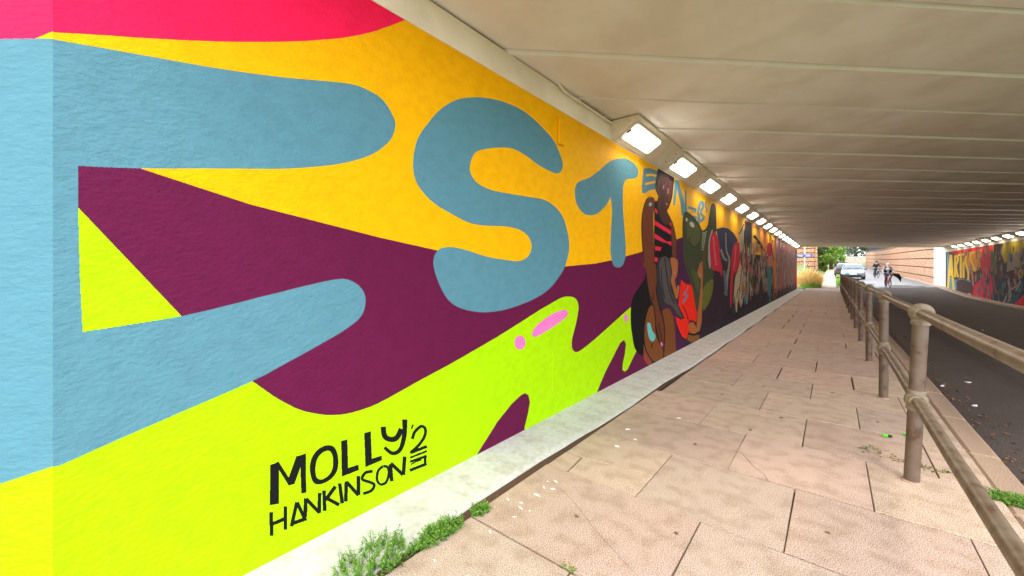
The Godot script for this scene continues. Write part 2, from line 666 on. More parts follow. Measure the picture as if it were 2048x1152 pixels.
func left_wall() -> void:
	left = [canvas(0.05, 1.2, -0.04, 2.76, 720, 1600, paint.yellow), canvas(1.2, 2.3, -0.04, 2.76, 640, 1500, paint.yellow), canvas(2.3, 4.2, -0.04, 2.76, 1000, 1382, paint.yellow), canvas(4.2, 10.6, -0.04, 2.76, 2048, 896, paint.yellow), canvas(10.6, FAR_S, -0.04, 2.76, 2048, 512, paint.yellow)]
	wing = [canvas(0.0, 0.7, -0.04, 2.95, 384, 1500, paint.blue), canvas(0.7, 6.0, -0.04, 2.95, 512, 300, paint.blue)]
	var rough := [0.27, 0.18, 0.11, 0.09, 0.08]
	for i in left.size():
		left[i]["bump"] = rough[i]
	mural_left()
	fill(wing, "lime", [0, 686, 160, 634, 6000, 100, 6000, -60, 0, -60], 0)
	fill(wing, "yellow", [0, 2052, 0, 2028, 50, 2026, 50, 2033], 0)
	fill(wing, "pink", [0, 2052, 52, 2026, 160, 2019, 6000, 2100, 6000, 3000, 0, 3000], 0)
	var w := thing("mural_wall", v(WALL_X, 0, 16.7), "long left underpass wall painted with giant letters and seated figures", "wall")
	var at := w.position
	# the body stands 3 mm behind the paint
	var st := begin()
	prism(st, PackedVector2Array([Vector2(-0.003, 0.05), Vector2(-0.003, FAR_S - 0.003), Vector2(-0.9, FAR_S - 0.9), Vector2(-0.9, -0.82)]), Transform3D(Basis(Vector3(1, 0, 0), Vector3(0, 0, -1), Vector3(0, 1, 0)), v(0, -0.3, 0) + Vector3(WALL_X, 0, 0) - at), SOFFIT + 0.295)
	part("wall_body", done(st), mats["bodywall"], w)
	painted_face(left, func(s: float, y: float) -> Vector3: return v(WALL_X, y, s) - at, Vector3.RIGHT, w, 0.12)
	var strip := begin()
	box(strip, v(WALL_X + 0.002, (2.735 + SOFFIT - 0.012) / 2.0, (0.06 + FAR_S) / 2.0) - at, Vector3(0.012, SOFFIT - 0.012 - 2.735, FAR_S - 0.06), Basis.IDENTITY, 0.003)
	part("bearing_strip", done(strip), mats["cream"], w)
	# fittings painted over with the wall: a small box under the deck and a flush cover plate
	for e in ["yellow", "lime"]:
		var coat := grain(mat(e + "_paint", paint[e], 0.7), tex["coat"], 0.6, tex["bumps"], 0.14)
		coat.uv1_scale = Vector3(1.1, 1.6, 1.1)
		coat.metallic_specular = 0.22
	part("junction_box", box_mesh(v(WALL_X + 0.012, 2.545, 3.02) - at, Vector3(0.024, 0.24, 0.10), 0.006), mats["yellow_paint"], w)
	part("cover_plate", box_mesh(v(WALL_X - 0.001, 0.42, 3.04) - at, Vector3(0.008, 0.36, 0.30), 0.0025), mats["lime_paint"], w)
	# the return that turns away along the bridge's edge
	var r := thing("wing_wall", v(WALL_X, 0, 0.05), "short return of the mural wall turning away at the left picture edge", "wall")
	var d := Vector3(-1.0, 0, SKEW).normalized()
	var out := Vector3(d.z, 0, -d.x)
	painted_face(wing, func(u: float, y: float) -> Vector3: return d * u + Vector3(0, y, 0), out, r, 0.27)
	var b := begin()
	prism(b, PackedVector2Array([Vector2(0.004, -0.003), Vector2(6, -0.003), Vector2(6, -0.5), Vector2(0.45, -0.45)]), Transform3D(Basis(d, out, Vector3.UP), Vector3(0, -0.3, 0)), 3.25)
	part("wall_body", done(b), mats["bodywall"], r)


func right_wall() -> void:
	right = [canvas(8.0, 41.2, -0.42, 2.62, 2048, 384, paint.umber)]
	fill(right, "coal", [8000, -500, 33000, -500, 33000, 900, 8000, 1100], 0)
	mural_right()
	var w := thing("graffiti_wall", v(RIGHT_X, 0, 25.0), "far right underpass wall with yellow ARTISTS lettering and red paint", "wall")
	var at := w.position
	var st := begin()
	prism(st, PackedVector2Array([Vector2(0.003, 8.0), Vector2(0.003, 41.2), Vector2(0.9, 42.0), Vector2(0.9, 8.9)]), Transform3D(Basis(Vector3(1, 0, 0), Vector3(0, 0, -1), Vector3(0, 1, 0)), Vector3(RIGHT_X, -0.6, 0) - at), SOFFIT + 0.595)
	part("wall_body", done(st), mats["bodywall"], w)
	painted_face(right, func(s: float, y: float) -> Vector3: return v(RIGHT_X, y, s) - at, Vector3.LEFT, w)
	var strip := begin()
	box(strip, v(RIGHT_X - 0.002, (2.6 + SOFFIT - 0.012) / 2.0, (8.0 + 41.2) / 2.0) - at, Vector3(0.012, SOFFIT - 0.012 - 2.6, 33.2), Basis.IDENTITY, 0.003)
	part("bearing_strip", done(strip), mats["cream"], w)


func mural_left() -> void:
	fill(left, "purple", [105,1640,252,1661,590,1578,1188,1480,1604,1424,2196,1355,3105,1337,3703,1372,4174,1424,4984,1541,6428,1787,6946,1877,8600,1500,8600,-60,-100,-60,-100,1500], 0)
	fill(left, "lime", [63,683,193,720,368,769,599,833,680,750,702,730,735,702,767,676,793,658,819,643,847,629,878,615,912,601,947,591,982,583,1016,578,1054,576,1095,576,1139,578,1188,584,1246,595,1309,610,1371,625,1429,639,1485,652,1541,665,1588,675,1634,685,1707,701,1832,732,1996,773,2168,817,2336,864,2507,913,2657,957,2763,986,2835,1004,2897,1020,2957,1035,3006,1047,3053,1056,3102,1060,3149,1060,3193,1057,3235,1051,3273,1042,3304,1028,3327,1008,3343,984,3352,958,3352,928,3344,896,3333,863,3319,829,3303,793,3285,758,3265,721,3244,684,3230,651,3224,623,3225,597,3230,576,3239,560,3252,547,3267,537,3281,529,3296,523,3318,520,3346,519,3380,522,3430,531,3502,547,3593,569,3703,597,3857,640,4038,692,4174,731,4613,857,5002,662,4801,294,4674,216,4522,117,4435,111,4378,145,4392,219,4449,326,4478,434,4421,484,4322,468,4174,371,3922,202,3720,20,3648,-24,3019,-35,2567,0,2493,32,2500,65,2540,150,2567,235,2546,297,2500,324,2448,321,2330,281,2168,196,2024,88,1910,1,1000,-60,-100,-60,-100,690], 0)
	fill(left, "lime", [96,1516,104,1505,367,1127,113,1099,102,1094], 0)
	fill(left, "pink", [1381,2749,1362,2733,1335,2710,1302,2682,1266,2653,1226,2622,1182,2588,1135,2554,1087,2521,1038,2490,987,2459,935,2430,882,2402,828,2373,773,2346,719,2320,666,2295,615,2272,566,2250,518,2229,469,2208,418,2188,367,2167,319,2149,277,2133,241,2119,210,2108,181,2098,153,2087,123,2076,94,2065,69,2055,52,2049,-100,2060,-100,2800,1420,2800], 0)
	fill(left, "blue", [52,2027,54,2027,59,2028,75,2031,111,2037,161,2047,213,2056,261,2065,312,2074,368,2084,434,2096,507,2111,581,2127,651,2144,719,2161,788,2180,861,2201,934,2222,998,2239,1045,2249,1079,2253,1112,2252,1151,2249,1189,2242,1222,2229,1248,2209,1269,2184,1285,2161,1295,2145,1300,2132,1301,2115,1298,2092,1291,2065,1278,2037,1258,2009,1232,1981,1204,1955,1176,1932,1147,1912,1112,1891,1068,1869,1020,1847,973,1828,932,1813,892,1801,847,1787,797,1773,743,1759,680,1745,604,1730,524,1715,448,1700,378,1686,312,1672,252,1661,194,1652,140,1644,105,1640,104,1505,108,1282,114,1099,172,1105,263,1115,359,1127,449,1145,541,1166,629,1187,710,1205,782,1222,847,1236,899,1247,939,1254,973,1258,1000,1258,1021,1254,1041,1247,1062,1235,1082,1221,1098,1204,1109,1185,1116,1165,1118,1143,1116,1118,1110,1092,1098,1068,1079,1048,1055,1031,1027,1014,1002,1000,974,986,932,968,869,941,797,911,733,885,687,866,648,850,595,832,522,811,442,789,368,769,304,751,246,735,193,720,141,705,95,691,64,682,-100,688,-100,2028], 0)
	fill(left, "rose", [2594,770,2632,829,2774,888,2957,932,3105,941,3157,906,3105,865,2926,811,2744,768,2646,755], 1)
	fill(left, "rose", [2506,726,2497,699,2470,683,2435,681,2400,694,2375,717,2366,745,2375,771,2400,788,2435,791,2470,779,2497,755], 1)
	fill(left, "rose", [4537,731,4529,708,4508,693,4478,689,4449,698,4428,718,4421,742,4428,765,4449,780,4478,784,4508,775,4529,756], 1)
	fill(left, "blue", [3070,2259,3036,2324,2926,2436,2744,2506,2500,2562,2259,2558,2044,2519,1891,2470,1763,2411,1632,2310,1526,2186,1452,2073,1422,1951,1430,1851,1481,1778,1584,1710,1730,1661,1872,1623,2024,1616,2259,1630,2422,1620,2526,1585,2584,1524,2580,1460,2526,1404,2422,1374,2259,1379,2044,1399,1872,1433,1730,1450,1640,1441,1592,1410,1572,1361,1584,1289,1632,1191,1690,1115,1781,1059,1924,1020,2086,1003,2306,1012,2608,1063,2835,1136,3003,1242,3105,1337,3175,1484,3166,1611,3087,1765,2957,1856,2774,1900,2553,1893,2306,1882,2108,1877,1963,1901,1898,1951,1886,2013,1934,2105,2044,2159,2213,2210,2354,2233,2500,2220,2686,2179,2866,2160,2970,2162,3036,2193], 1)
	fill(left, "blue", [3282,2046,3304,2112,3371,2162,3574,2237,3782,2349,4020,2489,4227,2567,4493,2626,4737,2617,4860,2561,4834,2481,4737,2438,4522,2387,4421,2322,4392,2171,4406,1945,4464,1649,4464,1466,4378,1358,4247,1334,4122,1367,4058,1518,4070,1734,4096,1955,4058,2111,4058,2111,3971,2022,3782,1908,3616,1861,3450,1863,3318,1937], 1)
	fill(left, "blue", [5040,2620,5220,2666,5591,2694,5627,2554,5556,2438,5285,2383,5110,2314,4998,2294,4980,2363,5010,2502], 0)
	fill(left, "yellow", [5134,2533,5166,2542,5212,2553,5263,2566,5315,2576,5377,2584,5454,2592,5527,2599,5579,2603,5603,2638,5550,2633,5475,2626,5394,2617,5321,2607,5256,2595,5197,2580,5150,2568,5118,2559], 0)
	fill(left, "yellow", [5106,2415,5138,2423,5185,2436,5239,2450,5295,2465,5358,2481,5431,2499,5499,2515,5547,2527,5529,2555,5481,2543,5413,2526,5340,2507,5275,2491,5218,2476,5163,2461,5116,2448,5084,2439], 0)
	fill(left, "blue", [6316,2697,6314,2672,6310,2636,6305,2595,6298,2553,6290,2508,6280,2459,6270,2412,6264,2373,6263,2345,6265,2325,6269,2310,6272,2300,6367,2311,6372,2323,6377,2339,6384,2360,6393,2388,6408,2427,6427,2476,6447,2528,6464,2575,6480,2619,6495,2663,6508,2701,6518,2728], 0)
	fill(left, "blue", [6370,2692,6395,2661,6433,2617,6475,2568,6514,2523,6548,2485,6582,2449,6612,2414,6639,2375,6662,2328,6683,2274,6699,2224,6710,2189,6963,2225,6945,2260,6921,2311,6892,2366,6859,2416,6823,2457,6783,2494,6741,2529,6700,2566,6653,2610,6603,2658,6558,2701,6525,2731], 0)
	fill(left, "blue", [6884,2637,6881,2601,6878,2550,6876,2493,6877,2441,6883,2393,6893,2344,6903,2301,6909,2271,7030,2288,7020,2318,7006,2360,6992,2409,6982,2456,6977,2507,6976,2564,6975,2615,6974,2651], 0)
	fill(left, "blue", [7043,2345,7090,2346,7158,2348,7236,2350,7309,2352,7381,2353,7457,2355,7525,2357,7573,2358,7637,2416,7588,2414,7519,2412,7442,2410,7369,2408,7295,2405,7217,2403,7148,2401,7100,2399], 0)
	fill(left, "blue", [7257,2303,7594,2342,7594,2361,7257,2321], 0)
	fill(left, "blue", [7205,2195,7595,2209,7651,2275,7255,2259], 0)
	fill(left, "blue", [7833,2153,7837,2177,7843,2212,7849,2251,7851,2285,7847,2312,7839,2334,7833,2355,7833,2378,7841,2405,7854,2435,7871,2466,7892,2492,7917,2517,7946,2541,7973,2559,7982,2563,7953,2557,7943,2557,7950,2555,7959,2551,7963,2536,7960,2512,7948,2485,7931,2463,7904,2447,7858,2427,7803,2402,7772,2372,7799,2348,7851,2332,7904,2321,7947,2312,7987,2304,8020,2300,8024,2301,8021,2305,8013,2297,7986,2281,7952,2265,7924,2253,7904,2248,7875,2242,7839,2236,7810,2231,7856,2189,7884,2194,7930,2201,7992,2213,8054,2230,8106,2251,8153,2273,8193,2297,8216,2320,8199,2341,8155,2350,8123,2354,8095,2359,8053,2368,8002,2378,7967,2387,7957,2393,7965,2397,8003,2413,8062,2438,8112,2469,8137,2500,8152,2532,8157,2562,8148,2586,8115,2603,8056,2611,7969,2608,7871,2588,7815,2563,7776,2537,7742,2510,7715,2482,7692,2452,7674,2420,7661,2389,7652,2359,7652,2333,7659,2310,7667,2289,7670,2265,7668,2234,7662,2197,7656,2163,7652,2139], 0)
	fill(left, "blue", [8333,2635,8313,2630,8278,2623,8232,2609,8199,2592,8187,2573,8184,2553,8187,2534,8198,2517,8227,2506,8264,2501,8289,2499,8299,2496,8303,2487,8302,2475,8295,2462,8287,2453,8280,2449,8265,2445,8243,2440,8225,2436,8274,2417,8291,2421,8320,2428,8358,2440,8388,2454,8403,2469,8411,2486,8413,2502,8404,2516,8374,2526,8338,2530,8314,2533,8301,2537,8294,2549,8291,2567,8294,2584,8301,2596,8308,2600,8323,2604,8348,2609,8370,2614], 0)
	fill(left, "plum", [6425,1788,6747,1843,6845,1473,9000,-60,5600,-60,5150,400], 0)
	fill(left, "ink", [8609,1710,9512,1746,34511,2045,33600,-60,7000,-60,6600,500,7400,900,8000,1300], 0)
	fill(left, "black", [5151,1287,5066,1188,4902,1100,4701,983,4636,882,4619,778,4627,638,4666,506,4725,369,4855,259,5066,169,5220,34,5670,79,5670,906,5328,1184], 1)
	fill(left, "black", [5435,2258,5591,2279,5773,2117,5926,1993,6167,2068,6209,2033,6243,1663,6230,1461,5965,1329,5452,1315,5424,1744], 0)
	fill(left, "coal", [5572,1447,5792,1493,6207,1460,6184,1242,6277,976,6469,788,6672,636,6857,518,6750,497,6569,552,6207,717,5918,795,5670,771,5572,912,5514,1180], 1)
	fill(left, "smoke", [5650,1422,5876,1509,6093,1429,6138,1228,6138,1025,6420,791,6724,538,6469,622,6184,762,5876,839,5792,969,5670,1178], 1)
	fill(left, "black", [5857,1480,5871,1438,5891,1378,5916,1309,5942,1243,5969,1178,5999,1111,6033,1045,6074,983,6129,924,6196,866,6260,816,6304,781,6344,783,6299,819,6235,869,6168,926,6113,985,6072,1046,6038,1112,6008,1179,5981,1244,5954,1311,5929,1380,5909,1440,5895,1482], 0)
	fill(left, "black", [5694,1341,5700,1298,5707,1237,5718,1170,5735,1108,5763,1048,5799,987,5835,933,5859,895,5892,896,5868,934,5832,988,5795,1049,5767,1108,5750,1170,5739,1238,5732,1299,5727,1341], 0)
	fill(left, "hotpink", [5459,2159,5556,2141,5563,2087,5469,2107], 0)
	fill(left, "hotpink", [5435,1995,5699,1960,6167,1904,6167,1838,5811,1882,5435,1930], 0)
	fill(left, "hotpink", [5445,1811,5699,1774,5965,1727,6176,1746,6176,1673,5965,1708,5811,1706,5452,1740], 0)
	fill(left, "hotpink", [5469,1639,5744,1634,5670,1577,5469,1579], 0)
	fill(left, "hotpink", [5452,1485,5573,1480,5556,1419,5459,1423], 0)
	fill(left, "hotpink", [6077,1994,6105,2034,6217,2014,6159,1962], 0)
	fill(left, "hotpink", [5469,2269,5521,2272,5503,2237], 0)
	fill(left, "brown", [4974,1827,4989,1996,5034,2091,5110,2191,5220,2263,5401,2289,5452,2248,5418,2101,5401,1980,5418,1744,5435,1444,5411,1351,5049,1348,4998,1605], 1)
	fill(left, "brown", [5110,1388,5495,1393,5533,1180,5495,1009,5591,817,5710,686,5855,479,5876,267,5792,169,5710,195,5552,446,5476,627,5401,830,5292,927,5186,1123], 0)
	fill(left, "brown", [6167,2068,6294,1987,6381,1873,6433,1740,6402,1603,6425,1508,6230,1530,6209,1662,6176,1858], 1)
	fill(left, "umber", [5538,2635,5736,2729,5965,2754,6209,2749,6302,2699,6260,2558,6201,2403,6065,2253,5985,2179,6167,2068,6045,1991,5849,1974,5699,2034,5591,2145,5556,2275,5591,2340,5503,2400,5469,2466,5521,2560], 1)
	fill(left, "black", [5591,2749,5811,2768,6005,2756,6294,2738,6272,2654,6167,2688,5965,2716,5736,2698,5627,2615,5556,2505,5469,2466,5493,2567], 0)
	fill(left, "black", [6275,2735,6267,2701,6257,2654,6245,2602,6232,2554,6221,2514,6210,2478,6194,2441,6170,2400,6128,2349,6074,2293,6023,2242,5988,2207,6021,2207,6057,2242,6109,2294,6163,2351,6206,2402,6232,2444,6248,2482,6259,2519,6270,2559,6283,2607,6296,2660,6306,2707,6313,2741], 0)
	fill(left, "brown", [5629,2592,5620,2566,5607,2530,5596,2489,5593,2450,5602,2415,5620,2380,5637,2346,5647,2311,5643,2274,5632,2233,5619,2198,5611,2173,5643,2175,5651,2200,5664,2236,5676,2277,5679,2316,5670,2352,5652,2387,5634,2422,5625,2456,5628,2494,5639,2534,5652,2571,5661,2596], 0)
	fill(left, "brown", [6107,2651,6105,2622,6101,2581,6096,2535,6087,2491,6073,2449,6056,2406,6039,2367,6027,2340,6063,2343,6074,2370,6092,2409,6110,2454,6124,2496,6132,2540,6138,2587,6142,2628,6144,2657], 0)
	fill(left, "brown", [5947,2507,5967,2395,6003,2401,5983,2514], 0)
	fill(left, "brown", [5808,2643,6042,2673,6048,2685,5814,2655], 0)
	fill(left, "rosewood", [5807,2536,5788,2477,5833,2482,5853,2542], 0)
	fill(left, "rosewood", [6009,2518,5997,2439,6037,2444,6049,2524], 0)
	fill(left, "rosewood", [5906,2293,5976,2264,6017,2277,5946,2306], 0)
	fill(left, "black", [5816,2557,5893,2581,5881,2588,5805,2565], 0)
	fill(left, "black", [6005,2550,6126,2570,6126,2581,6005,2561], 0)
	fill(left, "black", [5881,2303,6038,2298,6051,2308,5893,2312], 0)
	fill(left, "rust", [5049,382,5117,248,5364,53,5256,21,5168,63,5036,155], 0)
	fill(left, "chestnut", [5328,828,5419,789,5476,627,5533,382,5710,222,5825,32,5382,62,5186,199,5083,365,5076,541,5134,685,5220,791], 1)
	fill(left, "chestnut", [5751,724,5961,749,6138,708,6277,594,6348,395,6406,29,6420,-33,5834,17,5855,479,5792,596], 0)
	fill(left, "black", [5030,396,5043,369,5062,329,5086,286,5114,246,5149,210,5190,176,5233,145,5274,116,5316,89,5358,65,5396,45,5422,30,5454,35,5428,50,5390,70,5349,93,5309,119,5269,147,5227,178,5187,211,5153,245,5125,283,5102,327,5082,366,5069,394], 0)
	fill(left, "black", [5401,816,5413,782,5431,733,5449,679,5464,627,5471,581,5472,535,5477,487,5495,438,5537,381,5594,319,5652,262,5692,222,5729,222,5689,262,5631,319,5574,381,5533,436,5515,484,5510,531,5509,577,5502,625,5487,677,5468,732,5450,781,5438,815], 0)
	fill(left, "black", [5651,784,5674,757,5707,718,5742,672,5772,624,5796,576,5818,523,5836,467,5846,410,5847,348,5840,282,5830,219,5821,165,5814,120,5805,83,5798,53,5792,31,5834,23,5839,44,5847,75,5855,113,5863,157,5872,212,5882,276,5889,343,5888,406,5878,464,5860,520,5837,574,5812,623,5782,672,5746,718,5712,758,5689,785], 0)
	fill(left, "black", [5615,573,5614,558,5612,537,5613,510,5623,477,5646,432,5679,376,5712,323,5735,286,5767,284,5744,321,5711,374,5677,430,5654,475,5645,507,5643,534,5645,555,5646,570], 0)
	fill(left, "black", [5329,318,5311,256,5344,250,5362,312], 0)
	fill(left, "black", [5370,1027,5375,999,5383,958,5389,918,5388,897,5398,899,5377,916,5355,938,5339,952,5316,950,5331,936,5353,914,5377,895,5413,893,5415,917,5409,957,5401,998,5395,1026], 0)
	fill(left, "rose", [5771,243,5774,227,5766,217,5750,214,5730,220,5711,233,5699,249,5696,264,5703,275,5719,278,5739,272,5758,259], 1)
	fill(left, "aqua", [5168,580,5220,607,5292,580,5364,481,5483,401,5438,341,5328,344,5220,422], 1)
	fill(left, "aqua", [5337,2188,5318,2175,5290,2165,5260,2161,5238,2165,5228,2175,5233,2188,5252,2202,5280,2212,5309,2216,5332,2212,5343,2202], 1)
	fill(left, "black", [5443,2287,5409,2290,5359,2295,5303,2296,5249,2290,5204,2274,5164,2252,5129,2228,5098,2203,5072,2176,5050,2148,5031,2119,5015,2089,5000,2059,4988,2028,4978,1995,4970,1961,4964,1924,4961,1887,4960,1846,4961,1804,4965,1757,4972,1707,4981,1655,4991,1605,5002,1550,5015,1492,5027,1440,5036,1404,5063,1405,5054,1442,5042,1494,5029,1552,5017,1607,5008,1658,4999,1709,4992,1759,4988,1806,4986,1849,4987,1889,4991,1926,4996,1963,5004,1997,5014,2029,5027,2060,5041,2090,5058,2120,5076,2149,5098,2176,5123,2202,5153,2226,5186,2249,5222,2268,5256,2281,5295,2285,5344,2283,5392,2279,5426,2276], 0)
	fill(left, "ochre", [6138,1488,6469,1466,6494,1315,6420,1195,6348,1159,6420,1015,6469,1059,6579,1056,6559,949,6469,855,6372,883,6253,1021,6161,1141,6207,1285], 1)
	fill(left, "rosewood", [6372,1270,6364,1261,6343,1255,6315,1253,6286,1255,6266,1262,6258,1271,6266,1279,6286,1286,6315,1288,6343,1286,6364,1279], 1)
	fill(left, "scarlet", [6672,1149,6939,1077,7345,1049,7594,956,7711,795,7691,588,7594,372,7108,454,7120,257,6967,148,6724,227,6494,408,6372,585,6672,504,6873,516,6519,754,6595,933], 0)
	fill(left, "steel", [7036,1037,7012,1021,6980,998,6944,974,6910,955,6871,943,6824,933,6782,923,6770,903,6835,890,6908,886,6974,883,6987,882,6977,884,6960,875,6928,862,6892,848,6852,830,6804,810,6759,792,6727,780,6827,756,6856,769,6900,788,6948,809,6986,827,7019,842,7052,857,7075,873,7059,897,6986,909,6908,912,6844,914,6836,912,6844,907,6875,915,6924,927,6969,943,7004,964,7039,989,7069,1013,7089,1029], 0)
	fill(left, "black", [6730,720,6765,702,6815,676,6869,646,6916,613,6957,574,6997,529,7031,487,7055,457,7105,456,7080,486,7046,528,7005,575,6962,615,6912,649,6856,681,6805,707,6770,725], 0)
	fill(left, "black", [6451,426,6490,389,6547,335,6613,277,6680,229,6754,196,6836,171,6908,153,6958,140,6976,149,6925,162,6855,180,6781,202,6715,232,6651,277,6585,334,6528,389,6488,426], 0)
	fill(left, "olive", [6969,2279,7257,2252,7712,2159,7926,2066,8150,2067,8420,2174,8560,2376,8705,2602,8892,2670,9085,2595,9125,2163,9125,1524,8930,1287,8779,899,8351,578,7652,550,7366,954,7046,1260,6820,1473,6772,1830,6772,2114,6845,2222], 1)
	fill(left, "moss", [7098,2176,7712,2096,7833,1898,7479,1721,7150,1780,6995,1917], 1)
	fill(left, "moss", [7225,1349,7791,1230,7791,861,7530,1010], 0)
	fill(left, "fern", [8066,957,8832,1124,8832,890,8550,674,8066,559], 1)
	fill(left, "black", [6791,1831,6789,1887,6786,1967,6785,2050,6791,2116,6804,2158,6824,2187,6847,2210,6872,2230,6897,2249,6921,2262,6946,2270,6981,2275,7034,2275,7102,2271,7181,2262,7269,2249,7375,2230,7498,2204,7621,2175,7722,2149,7790,2122,7838,2095,7878,2071,7925,2054,7979,2044,8037,2042,8100,2047,8164,2059,8236,2078,8316,2104,8394,2137,8460,2175,8507,2220,8541,2271,8571,2325,8603,2379,8638,2438,8674,2501,8710,2559,8748,2605,8788,2636,8828,2656,8858,2664,8889,2666,8934,2667,8982,2663,9031,2642,9070,2593,9090,2493,9098,2354,9099,2218,9101,2124,9165,2129,9163,2223,9162,2360,9154,2500,9133,2602,9092,2653,9035,2677,8970,2683,8910,2683,8846,2677,8784,2660,8735,2635,8691,2602,8652,2555,8616,2496,8582,2434,8547,2376,8515,2321,8486,2268,8452,2218,8408,2175,8347,2140,8275,2109,8201,2085,8137,2068,8087,2059,8048,2055,8009,2057,7965,2065,7923,2080,7884,2104,7834,2132,7762,2159,7658,2187,7533,2215,7408,2241,7299,2261,7209,2275,7126,2284,7053,2288,6988,2287,6933,2280,6892,2267,6862,2250,6836,2231,6810,2210,6786,2186,6766,2156,6752,2113,6747,2047,6747,1964,6750,1884,6752,1829], 0)
	fill(left, "black", [7129,1853,7134,1833,7139,1804,7153,1773,7184,1749,7238,1732,7310,1719,7393,1713,7484,1715,7582,1733,7687,1763,7783,1793,7850,1814,7816,1821,7749,1800,7655,1770,7555,1742,7473,1727,7405,1725,7333,1731,7269,1742,7222,1757,7194,1778,7181,1807,7176,1836,7171,1856], 0)
	fill(left, "pale", [7041,2158,7033,2142,7012,2128,6984,2121,6957,2122,6936,2132,6929,2147,6936,2164,6957,2178,6984,2185,7012,2183,7033,2174], 1)
	fill(left, "pale", [7411,2128,7456,2106,7461,2083,7426,2064,7360,2055,7282,2058,7214,2072,7172,2092,7166,2115,7200,2133,7263,2143,7340,2141], 1)
	fill(left, "pale", [7992,2018,8013,2014,8044,2008,8087,2003,8141,2005,8202,2016,8266,2033,8326,2051,8367,2063,8335,2069,8294,2057,8236,2040,8177,2024,8133,2015,8105,2015,8074,2019,8045,2024,8024,2028], 0)
	fill(left, "pale", [7986,1978,8007,1975,8039,1968,8081,1963,8135,1964,8193,1976,8253,1992,8309,2009,8347,2021,8314,2027,8276,2016,8222,1999,8167,1983,8126,1975,8100,1975,8069,1979,8039,1985,8018,1989], 0)
	fill(left, "pale", [7980,1939,8001,1935,8033,1928,8075,1923,8129,1924,8184,1935,8241,1952,8292,1968,8327,1979,8294,1985,8258,1974,8209,1958,8157,1943,8119,1935,8094,1935,8063,1939,8033,1945,8011,1949], 0)
	fill(left, "pale", [7973,1899,7995,1895,8027,1889,8070,1883,8122,1884,8175,1895,8228,1911,8275,1927,8307,1938,8273,1943,8240,1932,8195,1917,8147,1902,8113,1895,8089,1895,8057,1899,8027,1905,8005,1910], 0)
	fill(left, "pale", [7967,1860,7989,1856,8022,1849,8064,1844,8116,1844,8167,1855,8215,1870,8258,1886,8288,1896,8252,1902,8222,1891,8181,1876,8137,1862,8106,1855,8083,1855,8052,1859,8021,1866,7998,1870], 0)
	fill(left, "pale", [7961,1821,7983,1816,8016,1810,8058,1804,8110,1804,8158,1815,8203,1830,8242,1845,8268,1855,8231,1860,8204,1850,8167,1835,8127,1821,8099,1815,8078,1815,8046,1820,8014,1826,7992,1831], 0)
	fill(left, "pale", [7955,1781,7977,1777,8011,1770,8053,1764,8104,1764,8150,1775,8190,1789,8225,1804,8249,1814,8210,1818,8186,1809,8153,1794,8118,1781,8092,1775,8073,1776,8040,1780,8008,1787,7985,1791], 0)
	fill(left, "pale", [7949,1742,7971,1738,8005,1731,8047,1725,8097,1725,8141,1735,8178,1749,8208,1763,8229,1773,8190,1777,8169,1767,8139,1754,8108,1741,8086,1735,8067,1736,8034,1741,8002,1747,7979,1752], 0)
	fill(left, "pale", [7942,1703,7965,1698,8000,1691,8042,1685,8091,1685,8133,1695,8165,1709,8192,1723,8210,1732,8169,1736,8151,1727,8125,1713,8098,1701,8079,1695,8062,1696,8029,1701,7996,1708,7972,1712], 0)
	fill(left, "walnut", [8250,1924,8351,1999,8250,1590,8085,1091,7957,1094,7989,1500], 0)
	fill(left, "ochre", [7824,1423,8010,1480,8038,1228,7996,690,7961,335,7824,190,7468,178,7166,232,7097,341,7166,412,7406,391,7594,286,7791,738,7926,1122,7646,1248], 0)
	fill(left, "rosewood", [7892,1211,7883,1190,7858,1175,7824,1170,7791,1176,7766,1191,7757,1212,7766,1233,7791,1249,7824,1254,7858,1248,7883,1233], 1)
	fill(left, "tan", [7063,207,7824,111,7791,27,7468,9,7029,120], 0)
	fill(left, "black", [7057,227,7112,213,7194,191,7296,167,7410,148,7532,142,7659,142,7774,145,7853,146,7795,181,7715,179,7605,176,7492,175,7401,180,7323,192,7237,212,7159,233,7102,248], 0)
	fill(left, "black", [7141,427,7191,424,7260,421,7332,415,7389,404,7442,380,7497,345,7546,309,7581,284,7633,285,7598,310,7549,346,7489,383,7423,412,7340,429,7254,437,7181,440,7133,442], 0)
	fill(left, "grey", [8512,1897,8774,2130,8828,2070,8615,1777,8667,1400,8563,1349,8461,1547], 1)
	fill(left, "navy", [9142,2173,9779,2259,10395,2287,11082,2222,11620,2081,11413,2005,10954,1887,10706,1541,10045,1413,9588,1519,9403,1896], 0)
	fill(left, "crimson", [8850,2077,9166,2069,9403,1896,9526,1573,9754,1355,9626,1160,9464,1271,8828,1319,8667,1501,8584,1776,8667,1982], 1)
	fill(left, "crimson", [11413,2021,11870,1997,11925,1699,11762,1364,11278,1251,10986,1112,10767,352,10586,667,10691,1268,10767,1573,10954,1887], 1)
	fill(left, "rosered", [8818,1991,8836,1942,8862,1871,8893,1791,8928,1712,8970,1630,9019,1541,9065,1459,9097,1402,9235,1408,9202,1465,9155,1548,9105,1638,9062,1721,9027,1800,8995,1881,8968,1953,8949,2002], 0)
	fill(left, "rosered", [11245,1933,11233,1876,11216,1793,11194,1701,11163,1615,11118,1528,11061,1437,11007,1356,10971,1300,11130,1296,11168,1353,11223,1435,11281,1528,11328,1616,11360,1705,11383,1798,11400,1882,11413,1940], 0)
